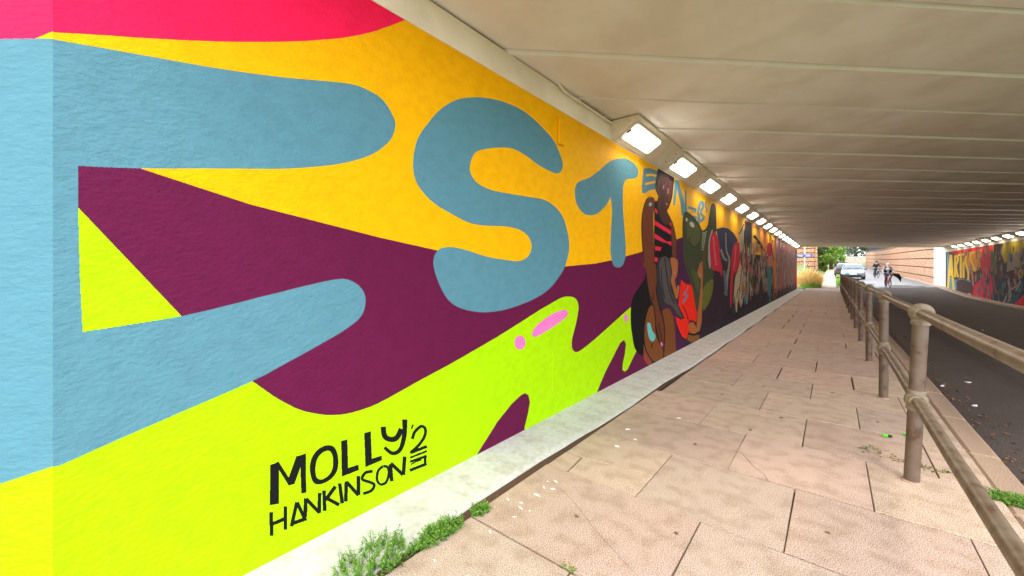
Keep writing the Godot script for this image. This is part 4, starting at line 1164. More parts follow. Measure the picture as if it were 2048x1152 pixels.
func lamps() -> void:
	for side in [1.0, -1.0]:
		var wall := WALL_X if side > 0.0 else RIGHT_X
		var first := 4.54 if side > 0.0 else 4.54 + LAMP_STEP * 4
		var count := 18 if side > 0.0 else 18
		var t := thing("light_casing", v(wall, 2.85, first), "long sloping metal casing carrying the lamps along the %s wall top" % ("left" if side > 0.0 else "right"), "lamp casing", "lamp casings under the deck")
		var xy := Transform3D(Basis(Vector3(side, 0, 0), Vector3.UP, Vector3(0, 0, -1)), Vector3.ZERO)
		if side < 0.0:
			xy.basis = Basis(Vector3(side, 0, 0), Vector3.UP, Vector3(0, 0, -1))
		for k in count:
			var st := begin()
			var a := first - 0.49 + LAMP_STEP * k - first
			prism(st, PackedVector2Array([Vector2(0.009, -0.098), Vector2(0.022, -0.104), Vector2(0.318, 0.082), Vector2(0.318, 0.094), Vector2(0.009, 0.094)]), Transform3D(xy.basis, v(0, 0, a)), LAMP_STEP - 0.006)
			var p := part("cover_panel", done(st), mats["housing"], t)
			if k < 6:
				var sc := begin()
				for e in [[0.08, 0.3], [0.08, 0.75], [0.92, 0.3], [0.92, 0.75]]:
					var f := lerpf(0.0, 0.3, e[1])
					lathe(sc, [Vector2(0.0, 0.004), Vector2(0.009, 0.003), Vector2(0.011, 0.0)], Transform3D(Basis(Vector3(0, 0, -1), Vector3(side * 0.519, -0.855, 0), Vector3(side * 0.855, 0.519, 0)), v(side * (0.022 + f * 0.99), -0.104 + f * 0.622, a + LAMP_STEP * e[0])), 8)
				part("screw", done(sc), mats["screw"], p).set_meta("kind", "stuff")
		var proto: Node3D = null
		for k in count - 1:
			var at := v(wall + side * 0.166, 2.84 + 0.001, first + LAMP_STEP * k)
			var label := "glowing oblong lamp, %s from the near end of the left wall casing" % ORDINAL[k]
			if side < 0.0:
				label = "glowing oblong lamp, %s from the far end of the right wall casing" % ORDINAL[count - 2 - k]
			elif k == 0:
				label = "nearest and largest glowing lamp at the start of the left casing"
			if proto == null:
				proto = lamp_prototype(side)
				proto.position = at
				put(proto, "tunnel_lamp", self)
				tag(proto, label, "lamp", "glowing lamps in a row under the deck")
			else:
				copy(proto, "tunnel_lamp", at, label, "lamp", "glowing lamps in a row under the deck")
	var c := thing("cable_conduit", v(WALL_X + 0.03, 2.9, 3.0), "thin cream cable conduit running into the first lamp casing", "conduit")
	var st := begin()
	tube(st, [v(0, 0.06, -0.06), v(0.0, 0.035, -0.03), v(0, 0.012, 0.03), v(0, 0.008, 0.1), v(0, 0.008, 1.06)], 0.012, 8)
	part("pipe", done(st), mats["cream"], c)
	for s in [0.3, 0.85]:
		part("clip", box_mesh(v(0, 0.008, s), Vector3(0.03, 0.04, 0.02), 0.004), mats["cream"], c)


# ------------------------------------------------------------------ pipe railing
func railing() -> void:
	var r := RandomNumberGenerator.new()
	r.seed = 9
	var t := thing("pipe_railing", v(0.4, 0, 3.44), "weathered two rail pipe railing with ball joints beside the road", "railing")
	var feet := []
	var tops := []
	var s := -0.70
	while s < 33.0:
		var x := 0.402
		var lean := 0.003 + r.randf_range(-0.006, 0.01)
		if absf(s - 3.43) < 0.05:
			x = 0.376
			lean = 0.044
		if s < 3.0:
			x = 0.385
			lean = 0.03
		feet.append(v(x, 0, s))
		tops.append(v(x + lean, 1.046 + r.randf_range(-0.004, 0.004), s))
		s += 2.068
	for i in feet.size():
		var a: Vector3 = feet[i] - t.position
		var b: Vector3 = tops[i] - t.position
		var st := begin()
		tube(st, [a - Vector3(0, 0.05, 0), a.lerp(b, 0.5), b], 0.037, 14)
		var p := part("post", done(st), mats["post"], t)
		var near: bool = i < 7
		for h in [[1.0, 0.060], [0.487, 0.056]]:
			var c := a.lerp(b, h[0])
			var up: Vector3 = (b - a).normalized()
			var bt := begin()
			ball(bt, c, Vector3(h[1], h[1] * 0.97, h[1] * 1.0), 18 if near else 10, 10 if near else 6)
			for e in [-1.0, 1.0]:
				tube(bt, [c + Vector3(0, 0, e * (h[1] - 0.022)), c + Vector3(0, 0, e * (h[1] + 0.012))], 0.040, 14)
			if h[0] < 0.9:
				tube(bt, [c - up * (h[1] + 0.006), c + up * (h[1] + 0.006)], 0.044, 14)
			else:
				tube(bt, [c - up * (h[1] + 0.012), c - up * (h[1] - 0.02)], 0.045, 14)
			part("ball_joint", done(bt), mats["joint"], p)
		if i > 0 and i < 9:
			var ft := begin()
			lathe(ft, [Vector2(0.05, 0.0), Vector2(0.047, 0.008), Vector2(0.036, 0.012)], Transform3D(Basis.IDENTITY, a), 12)
			part("footing", done(ft), mats["kerb"], p)
	for i in feet.size() - 1:
		for h in [[1.0, "top_rail"], [0.487, "mid_rail"]]:
			var a: Vector3 = feet[i].lerp(tops[i], h[0]) - t.position
			var b: Vector3 = feet[i + 1].lerp(tops[i + 1], h[0]) - t.position
			var d := (b - a).normalized()
			var st := begin()
			var mid := a.lerp(b, 0.5) + Vector3(r.randf_range(-0.004, 0.004), r.randf_range(-0.006, 0.002), 0)
			tube(st, [a + d * 0.05, mid, b - d * 0.05], 0.0285, 14)
			part(h[1], done(st), mats["rail"], t)


# ------------------------------------------------------------------ beyond the bridge
func leaves(n: int, where: Callable, size: float, r: RandomNumberGenerator) -> ArrayMesh:
	var st := begin()
	for i in n:
		var p: Vector3 = where.call(r)
		var b := Basis.from_euler(Vector3(r.randf_range(-1.1, 0.5), r.randf_range(0, TAU), r.randf_range(-0.6, 0.6)))
		var k := size * r.randf_range(0.6, 1.3)
		var q := [p + b * Vector3(-k * 0.5, 0, 0), p + b * Vector3(0, k * 0.12, k * 0.8), p + b * Vector3(k * 0.5, 0, 0), p + b * Vector3(0, -k * 0.1, -k * 0.8)]
		st.add_vertex(q[0])
		st.add_vertex(q[1])
		st.add_vertex(q[2])
		st.add_vertex(q[0])
		st.add_vertex(q[2])
		st.add_vertex(q[3])
	return done(st)


func tree(at: Vector3, h: float, w: float, low: float, kind: String, label: String, n := 3200, group := "") -> void:
	var r := RandomNumberGenerator.new()
	r.seed = int(at.x * 131 + at.z * 17) + 5
	var t := thing("tree", at, label, "tree", group)
	var st := begin()
	tube(st, [Vector3(0, -0.3, 0), Vector3(0.05, h * 0.3, 0.04), Vector3(-0.05, h * 0.6, 0), Vector3(0.1, h * 0.85, 0.1)], [w * 0.07, w * 0.05, w * 0.035, w * 0.01], 8)
	for i in 6:
		var y := h * r.randf_range(0.3, 0.7)
		var a := r.randf_range(0, TAU)
		tube(st, [Vector3(0, y, 0), Vector3(cos(a) * w * 0.2, y + h * 0.1, sin(a) * w * 0.2), Vector3(cos(a) * w * 0.4, y + h * 0.16, sin(a) * w * 0.4)], [w * 0.03, w * 0.02, w * 0.006], 6)
	part("trunk", done(st), mats["bark"], t)
	var clumps := []
	for i in 34:
		var a := r.randf_range(0, TAU)
		var y := r.randf_range(low, 1.0)
		var f := sqrt(maxf(0.0, 1.0 - pow((y - low) / (1.0 - low) * 1.6 - 0.7, 2.0) * 0.8))
		clumps.append([Vector3(cos(a) * w * 0.42 * f, h * y, sin(a) * w * 0.42 * f) * Vector3(r.randf_range(0.5, 1.1), 1, r.randf_range(0.5, 1.1)), w * r.randf_range(0.10, 0.2)])
	for c in 2:
		var fn := func(q: RandomNumberGenerator) -> Vector3:
			var k: Array = clumps[(q.randi() % 17) * 2 + c]
			var d := Vector3(q.randfn(), q.randfn() * 0.8, q.randfn()).normalized() * pow(q.randf(), 0.4)
			return k[0] + d * k[1]
		part("crown", leaves(n / 2, fn, w * 0.05, r), mats[kind if c == 0 else ("tree_b" if kind == "tree_a" else kind)], t)


func course_wall(t: Node3D, x: float, s0: float, s1: float, base: float, top: float, side: float, dz := 0.66) -> void:
	# long stone courses with open grooves between, following the slope of the road
	var r := RandomNumberGenerator.new()
	r.seed = 31
	var seg := 4.4
	var s := s0
	while s < s1 - 0.1:
		var e := minf(s + seg, s1)
		var y := base
		var ga := rise(s) * 0.9
		var gb := rise(e) * 0.9
		while y < top - 0.1:
			var y1 := minf(y + dz, top)
			var st := begin()
			var d := r.randf_range(0.0, 0.012)
			var q := []
			for k in [[s + 0.006, y + ga + 0.045], [e - 0.006, y + gb + 0.045], [e - 0.006, y1 + gb - 0.045], [s + 0.006, y1 + ga - 0.045]]:
				q.append(k)
			var f := []
			var bk := []
			for k in q:
				f.append(v(x - side * (0.05 + d), k[1], k[0]) - t.position)
				bk.append(v(x + side * 0.1, k[1], k[0]) - t.position)
			face(st, f, Vector3(-side, 0, 0))
			for k in 4:
				var m: Vector3 = (f[k] + f[(k + 1) % 4]) / 2.0 - (f[0] + f[2]) / 2.0
				face(st, [f[k], f[(k + 1) % 4], bk[(k + 1) % 4], bk[k]], m)
			part("stone_course", done(st), mats["sandstone"] if r.randf() < 0.6 else mats["sandstone_warm"], t)
			y = y1
		s = e
	var st2 := begin()
	for i in 20:
		var a := lerpf(s0, s1, i / 20.0)
		var b := lerpf(s0, s1, (i + 1) / 20.0)
		var ya := rise(a) * 0.9
		var yb := rise(b) * 0.9
		var q := [v(x, base - 0.8 + ya, a) - t.position, v(x, base - 0.8 + yb, b) - t.position, v(x, top - 0.03 + yb, b) - t.position, v(x, top - 0.03 + ya, a) - t.position]
		face(st2, q, Vector3(-side, 0, 0))
		var o := Vector3(side * 0.5, 0, 0)
		face(st2, [q[3], q[2], q[2] + o, q[3] + o], Vector3.UP)
		face(st2, [q[0] + o, q[1] + o, q[2] + o, q[3] + o], Vector3(side, 0, 0))
		if i == 0:
			face(st2, [q[0], q[3], q[3] + o, q[0] + o], Vector3(0, 0, 1))
	part("backing", done(st2), mats["mortar"], t)


func grass_clump(at: Vector3, rx: float, rz: float, h: float, n: int, mat_a: String, label: String, category: String, called: String) -> Node3D:
	var r := RandomNumberGenerator.new()
	r.seed = int(at.x * 77 + at.z * 13) + n
	var t := thing(called, at, label, category)
	for c in 2:
		var st := begin()
		for i in n / 2:
			var a := r.randf_range(0, TAU)
			var d := sqrt(r.randf())
			var p := Vector3(cos(a) * rx * d, rise(-at.z - sin(a) * rz * d) - rise(-at.z) - 0.06, sin(a) * rz * d)
			var hh := h * r.randf_range(0.45, 1.1) * (1.15 - d * 0.6)
			var lean := Vector3(r.randfn() * 0.25, 1, r.randfn() * 0.25).normalized()
			var tip := p + lean * hh + Vector3(lean.x, -0.15, lean.z) * hh * 0.4
			var mid := p + lean * hh * 0.6
			var side := Vector3(cos(a + 1.3), 0, sin(a + 1.3)) * (0.012 + 0.008 * r.randf())
			for q in [[p - side, mid - side, mid + side], [p - side, mid + side, p + side], [mid - side, tip, mid + side]]:
				for w in q:
					st.add_vertex(w)
			if c == 0 and r.randf() < 0.5:
				var e := side * 2.2
				for w in [mid + lean * 0.1 - e, tip + lean * 0.12, mid + lean * 0.1 + e]:
					st.add_vertex(w)
		part("blade", done(st), mats[mat_a if c == 0 else ("straw_b" if mat_a == "straw" else "leaf_b")], t).set_meta("kind", "stuff")
	return t


func outside() -> void:
	# white painted end beside the graffiti wall, then the stone retaining wall
	var wp := thing("white_wall_end", v(RIGHT_X, 0, 43.3), "bright white painted wall end between graffiti and stone courses", "wall")
	part("pier", box_mesh(Vector3(0.25, 1.4, 0.0), Vector3(0.53, 4.6, 4.15), 0.02), mats["whitewash"], wp)
	var rw := thing("retaining_wall", v(RIGHT_X, 0, 75.0), "long sandstone retaining wall of grooved courses right of the road", "wall")
	course_wall(rw, RIGHT_X + 0.05, 45.4, 128.0, -0.42, 3.5, 1.0, 0.75)
	var pr := thing("parapet_railing", v(RIGHT_X + 0.3, 3.5, 75.0), "dark close barred railing on top of the right retaining wall", "railing")
	var bars := begin()
	var rail := begin()
	var s := 45.6
	while s < 127.8:
		var y := rise(s) * 0.9 - 0.02
		box(bars, v(0, y + 0.75, s - 75.0), Vector3(0.035, 1.5, 0.035))
		s += 0.22
	for h in [0.12, 1.45]:
		for i in 12:
			var a := lerpf(45.5, 128.0, i / 12.0)
			var b := lerpf(45.5, 128.0, (i + 1) / 12.0)
			tube(rail, [v(0.0, rise(a) * 0.9 + h, a - 75.0), v(0.0, rise(b) * 0.9 + h, b - 75.0)], 0.035, 6)
	part("bar", done(bars), mats["fence"], pr).set_meta("kind", "stuff")
	part("rail", done(rail), mats["fence"], pr)
	var lw := thing("stone_pier", v(-2.05, 0, 73.0), "sandstone retaining wall with grooved courses and a squared near end, left of the path", "wall")
	course_wall(lw, -2.0, 73.0, 100.0, 0.3, 4.6, -1.0, 0.66)
	var y := 0.3 + rise(73.0) * 0.9
	for k in 7:
		part("stone_course", box_mesh(v(-4.62, y + 0.33, 72.85) - lw.position, Vector3(5.15, 0.55, 0.3), 0.02), mats["sandstone"] if k % 2 else mats["sandstone_warm"], lw)
		y += 0.66
	part("backing", box_mesh(v(-4.6, 2.6, 73.1) - lw.position, Vector3(5.0, 5.2, 0.3)), mats["mortar"], lw)
	# plants
	grass_clump(v(-1.35, rise(37.4), 37.4), 0.72, 2.6, 1.35, 2600, "straw", "tall clump of dry golden grass at the left tunnel mouth", "grass", "dry_grass")
	grass_clump(v(-1.2, rise(35.3), 35.3), 0.6, 1.0, 0.45, 900, "leaf_b", "short green grass at the foot of the dry golden clump", "grass", "green_grass")
	grass_clump(v(-1.7, rise(44.0), 44.0), 1.1, 5.0, 0.5, 1600, "leaf_dry", "thin yellowing verge grass behind the dry golden clump", "grass", "verge_grass")
	var verge := part("verge", sheet([0.201, 0.5, 0.752], lines(36.0, 49.0, 1.0), func(x: float, ss: float) -> float: return rise(ss) + 0.015 + 0.0 * x), mats["lawn"])
	tag(verge, "", "", "", "structure")
	grass_clump(v(0.48, rise(41.5), 41.5), 0.25, 5.0, 0.2, 3600, "leaf_b", "bright green grass strip between path and kerb beyond the railing", "grass", "grass_strip")
	# signpost
	var sp := thing("signpost", v(-2.05, rise(45.5), 45.5), "blue direction sign on a pale pole behind the dry grass", "sign")
	var st := begin()
	tube(st, [Vector3(0.02, -0.2, 0), Vector3(0.06, 3.4, 0)], 0.045, 10)
	part("pole", done(st), mats["pole"], sp)
	part("sign_panel", box_mesh(Vector3(0.0, 2.22, 0.06), Vector3(1.25, 0.24, 0.02), 0.004), mats["signblue"], sp)
	var mark := begin()
	for e in [[-0.3, 0.04, 0.5], [0.28, 0.04, 0.36], [-0.25, -0.05, 0.34], [0.3, -0.05, 0.42]]:
		box(mark, Vector3(e[0], 2.22 + e[1], 0.073), Vector3(e[2], 0.03, 0.003))
	part("print", done(mark), mats["signwhite"], sp)
	var pl := thing("pole", v(-2.9, rise(45.0), 45.0), "plain pale pole left of the blue direction sign", "pole")
	st = begin()
	tube(st, [Vector3(0, -0.2, 0), Vector3(0.02, 3.3, 0)], 0.05, 10)
	lathe(st, [Vector2(0.05, 3.3), Vector2(0.045, 3.33), Vector2(0.0, 3.35)], Transform3D.IDENTITY, 10)
	part("shaft", done(st), mats["pole"], pl)
	# trees along the left and far behind
	tree(v(-1.2, rise(88.0), 88.0), 9.0, 4.4, 0.02, "tree_a", "dense green tree just right of the stone pier", 5000)
	tree(v(-0.2, rise(100.0), 100.0), 9.5, 5.0, 0.03, "tree_b", "bright green tree behind the first tree past the pier", 5000)
	tree(v(-3.6, rise(84.0) + 1.5, 84.0), 9.0, 5.0, 0.05, "tree_c", "dark tree rising behind the stone pier", 3600)
	tree(v(0.6, rise(126.0), 126.0), 9.0, 4.5, 0.05, "tree_a", "farthest roadside tree with foliage reaching over the verge", 4000)
	var sky_tree := 0
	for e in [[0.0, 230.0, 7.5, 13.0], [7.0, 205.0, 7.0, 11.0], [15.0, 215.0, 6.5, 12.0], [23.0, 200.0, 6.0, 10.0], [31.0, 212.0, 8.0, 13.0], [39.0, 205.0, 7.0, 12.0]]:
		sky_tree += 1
		tree(v(e[0], rise(e[1]) - 0.4, e[1]), e[2], e[3], 0.02, "tree_haze_tint", "haze tinted grey green tree on the skyline past the road, %s from the left" % ORDINAL[sky_tree - 1], 1800, "trees on the skyline")  # distance haze is put into the foliage colour
	var fw := thing("far_wall", v(12.0, rise(165.0), 165.0), "long pale low wall across the road's far end", "wall")
	part("wall_body", box_mesh(Vector3(0, 0.5, 0), Vector3(46.0, 2.2, 0.5), 0.03), mats["pale_stone"], fw)
	part("coping", box_mesh(Vector3(0, 1.68, 0), Vector3(46.2, 0.14, 0.7), 0.02), mats["whitewash"], fw)


# ------------------------------------------------------------------ cars, riders
func section(st: SurfaceTool, rings: Array) -> void:
	st.set_smooth_group(3)
	var n: int = rings[0].size()
	for i in rings.size() - 1:
		var c := Vector3()
		for p in rings[i]:
			c += p
		for p in rings[i + 1]:
			c += p
		c /= n * 2
		for k in n:
			var j := (k + 1) % n
			var q := [rings[i][k], rings[i][j], rings[i + 1][j], rings[i + 1][k]]
			face(st, q, (q[0] + q[1] + q[2] + q[3]) / 4.0 - c)
	st.set_smooth_group(-1)
	for e in [0, -1]:
		var c := Vector3()
		for p in rings[e]:
			c += p
		c /= n
		var inward: Vector3 = (rings[1][0] - rings[0][0]) if e == 0 else (rings[-2][0] - rings[-1][0])
		for k in n:
			face(st, [c, rings[e][k], rings[e][(k + 1) % n]], Vector3(0, 0, -inward.z))


# half widths and heights at a station along the car (front is +z)
func ring(z: float, half: float, y0: float, y1: float, tuck := 0.08) -> Array:
	var m := (y0 + y1) / 2.0
	var r := []
	for p in [[0.86, y0], [0.97, lerpf(y0, y1, 0.16)], [1.0, m], [1.0 - tuck * 0.5, lerpf(y0, y1, 0.86)], [1.0 - tuck * 1.6, y1], [0.45, y1 + 0.02]]:
		r.append(Vector3(p[0] * half, p[1], z))
	for i in range(5, -1, -1):
		r.append(Vector3(-r[i].x, r[i].y, z))
	return r


func car(at: Vector3, body: String, label: String, rear := false) -> void:
	var t := thing("car", at, label, "car")
	var st := begin()
	section(st, [ring(2.08, 0.62, 0.32, 0.62), ring(2.0, 0.78, 0.24, 0.70), ring(1.75, 0.86, 0.2, 0.80), ring(1.2, 0.89, 0.2, 0.92), ring(0.7, 0.895, 0.2, 0.98), ring(-0.5, 0.895, 0.2, 1.0), ring(-1.5, 0.89, 0.2, 1.0), ring(-1.95, 0.84, 0.24, 0.96), ring(-2.06, 0.74, 0.3, 0.9)])
	part("body", done(st), mats[body], t)
	st = begin()
	section(st, [ring(0.95, 0.78, 0.94, 0.99, 0.05), ring(0.3, 0.72, 0.94, 1.38, 0.12), ring(-0.2, 0.70, 0.94, 1.45, 0.14), ring(-1.0, 0.69, 0.94, 1.44, 0.14), ring(-1.75, 0.66, 0.94, 1.22, 0.12), ring(-1.95, 0.7, 0.92, 0.98, 0.05)])
	part("cabin", done(st), mats["carglass"], t)
	st = begin()
	section(st, [ring(0.28, 0.60, 1.385, 1.41, 0.1), ring(-0.2, 0.61, 1.42, 1.475, 0.12), ring(-1.0, 0.60, 1.42, 1.468, 0.12), ring(-1.55, 0.57, 1.28, 1.32, 0.1)])
	part("roof", done(st), mats[body], t)
	for e in [-1.0, 1.0]:
		st = begin()
		tube(st, [Vector3(e * 0.79, 0.97, 0.98), Vector3(e * 0.64, 1.39, 0.3)], 0.035, 6)
		part("pillar", done(st), mats[body], t)
	var f := -1.0 if rear else 1.0
	for e in [-1.0, 1.0]:
		for z in [1.32, -1.28]:
			st = begin()
			lathe(st, [Vector2(0.0, -0.1), Vector2(0.29, -0.1), Vector2(0.32, -0.06), Vector2(0.32, 0.06), Vector2(0.29, 0.1), Vector2(0.2, 0.1), Vector2(0.0, 0.09)], Transform3D(Basis(Vector3(0, e, 0), Vector3(e, 0, 0), Vector3(0, 0, -1)), Vector3(e * 0.80, 0.32, z)), 18)
			var w := part("wheel", done(st), mats["rubber"], t)
			st = begin()
			lathe(st, [Vector2(0.21, 0.1), Vector2(0.19, 0.115), Vector2(0.06, 0.11), Vector2(0.0, 0.115)], Transform3D(Basis(Vector3(0, e, 0), Vector3(e, 0, 0), Vector3(0, 0, -1)), Vector3(e * 0.80, 0.32, z)), 14)
			part("rim", done(st), mats["alloy"], w)
		st = begin()
		ball(st, Vector3(e * 0.98, 1.0, 0.62), Vector3(0.11, 0.075, 0.06), 10, 6)
		box(st, Vector3(e * 0.88, 0.97, 0.64), Vector3(0.1, 0.03, 0.03))
		part("mirror", done(st), mats["trim"], t)
		st = begin()
		ball(st, Vector3(e * 0.64, 0.70, 1.86), Vector3(0.17, 0.085, 0.14), 12, 6)
		part("headlight", done(st), mats["headlight"], t)
		st = begin()
		ball(st, Vector3(e * 0.68, 0.78, -1.9), Vector3(0.13, 0.12, 0.14), 12, 6)
		part("tail_light", done(st), mats["taillight"], t)
		st = begin()
		ball(st, Vector3(e * 0.62, 0.38, 1.98), Vector3(0.12, 0.07, 0.07), 10, 6)
		part("fog_light", done(st), mats["trim"], t)
	part("grille", box_mesh(Vector3(0, 0.385, 2.06), Vector3(1.22, 0.20, 0.12), 0.04), mats["trim"], t)
	part("bumper_lip", box_mesh(Vector3(0, 0.235, 1.93), Vector3(1.55, 0.11, 0.32), 0.04), mats["trim"], t)
	part("number_plate", box_mesh(Vector3(0, 0.53, 2.105), Vector3(0.52, 0.11, 0.02), 0.004), mats["plate"], t)
	part("number_plate", box_mesh(Vector3(0, 0.62, -2.08), Vector3(0.52, 0.11, 0.02), 0.004), mats["plate"], t)
	st = begin()
	tube(st, [Vector3(-0.6, 1.0, 1.02), Vector3(-0.1, 1.06, 0.86)], 0.012, 5)
	tube(st, [Vector3(0.05, 1.0, 1.02), Vector3(0.5, 1.06, 0.86)], 0.012, 5)
	part("wiper", done(st), mats["trim"], t)
	if rear:
		t.rotation.y = PI


func bicycle(at: Vector3, yaw: float, frame: String, label: String, basket := false) -> void:
	var t := thing("bicycle", at, label, "bicycle")
	t.rotation.y = yaw
	var hubs := [Vector3(0, 0.34, 0.55), Vector3(0, 0.34, -0.5)]
	for c in hubs:
		var st := begin()
		var path := []
		for k in 25:
			var a := TAU * k / 24.0
			path.append(c + Vector3(0, cos(a), sin(a)) * 0.32)
		tube(st, path, 0.022, 8, false)
		var w := part("wheel", done(st), mats["rubber"], t)
		st = begin()
		for k in 14:
			var a := TAU * k / 14.0
			tube(st, [c + Vector3(0.02 if k % 2 else -0.02, 0, 0), c + Vector3(0, cos(a), sin(a)) * 0.30], 0.003, 4)
		tube(st, [c - Vector3(0.06, 0, 0), c + Vector3(0.06, 0, 0)], 0.02, 8)
		part("spoke", done(st), mats["alloy"], w).set_meta("kind", "stuff")
		st = begin()
		path = []
		for k in 9:
			var a := lerpf(-0.5, 1.9, k / 8.0)
			path.append(c + Vector3(0, cos(a), -sin(a)) * 0.37)
		tube(st, path, 0.026, 6)
		part("mudguard", done(st), mats[frame], t)
	var st := begin()
	var bb := Vector3(0, 0.3, 0.0)
	var seat := Vector3(0, 0.80, -0.2)
	var head := Vector3(0, 0.86, 0.38)
	for q in [[bb, seat], [bb, head - Vector3(0, 0.16, -0.03)], [seat - Vector3(0, 0.12, -0.04), head], [head + Vector3(0, 0.08, -0.02), head - Vector3(0, 0.2, -0.05)]]:
		tube(st, q, 0.024, 8)
	for e in [-0.05, 0.05]:
		tube(st, [hubs[0] + Vector3(e, 0, 0), head + Vector3(e * 0.8, -0.2, 0.05)], 0.018, 6)
		tube(st, [hubs[1] + Vector3(e, 0, 0), seat + Vector3(e * 0.4, -0.1, 0)], 0.014, 6)
		tube(st, [hubs[1] + Vector3(e, 0, 0), bb + Vector3(e * 0.4, 0, 0)], 0.014, 6)
	part("frame", done(st), mats[frame], t)
	st = begin()
	tube(st, [head, Vector3(0, 1.02, 0.35)], 0.018, 8)
	tube(st, [Vector3(-0.30, 1.03, 0.24), Vector3(-0.2, 1.05, 0.36), Vector3(0, 1.03, 0.38), Vector3(0.2, 1.05, 0.36), Vector3(0.30, 1.03, 0.24)], 0.014, 8)
	part("handlebar", done(st), mats["alloy"], t)
	st = begin()
	ball(st, Vector3(0, 0.93, -0.23), Vector3(0.09, 0.04, 0.14), 12, 6)
	tube(st, [seat, Vector3(0, 0.92, -0.23)], 0.014, 8)
	part("saddle", done(st), mats["rubber"], t)
	st = begin()
	lathe(st, [Vector2(0.09, -0.005), Vector2(0.09, 0.005)], Transform3D(Basis(Vector3(0, 1, 0), Vector3(1, 0, 0), Vector3(0, 0, -1)), bb + Vector3(0.05, 0, 0)), 16)
	tube(st, [bb + Vector3(0.06, 0, 0), bb + Vector3(0.08, 0.16, 0.06), bb + Vector3(0.16, 0.16, 0.06)], 0.012, 6)
	tube(st, [bb - Vector3(0.06, 0, 0), bb + Vector3(-0.08, -0.16, -0.06), bb + Vector3(-0.16, -0.16, -0.06)], 0.012, 6)
	part("crank", done(st), mats["alloy"], t)
	st = begin()
	ball(st, Vector3(0, 0.80, 0.52), Vector3(0.05, 0.06, 0.05), 10, 6)
	part("lamp", done(st), mats["headlight"], t)
	if basket:
		st = begin()
		for yy in [0.0, 0.08, 0.16, 0.24]:
			tube(st, [Vector3(-0.17, 0.82 + yy, 0.42), Vector3(0.17, 0.82 + yy, 0.42), Vector3(0.17, 0.82 + yy, 0.66), Vector3(-0.17, 0.82 + yy, 0.66), Vector3(-0.17, 0.82 + yy, 0.42)], 0.006, 5)
		part("basket", done(st), mats["trim"], t)


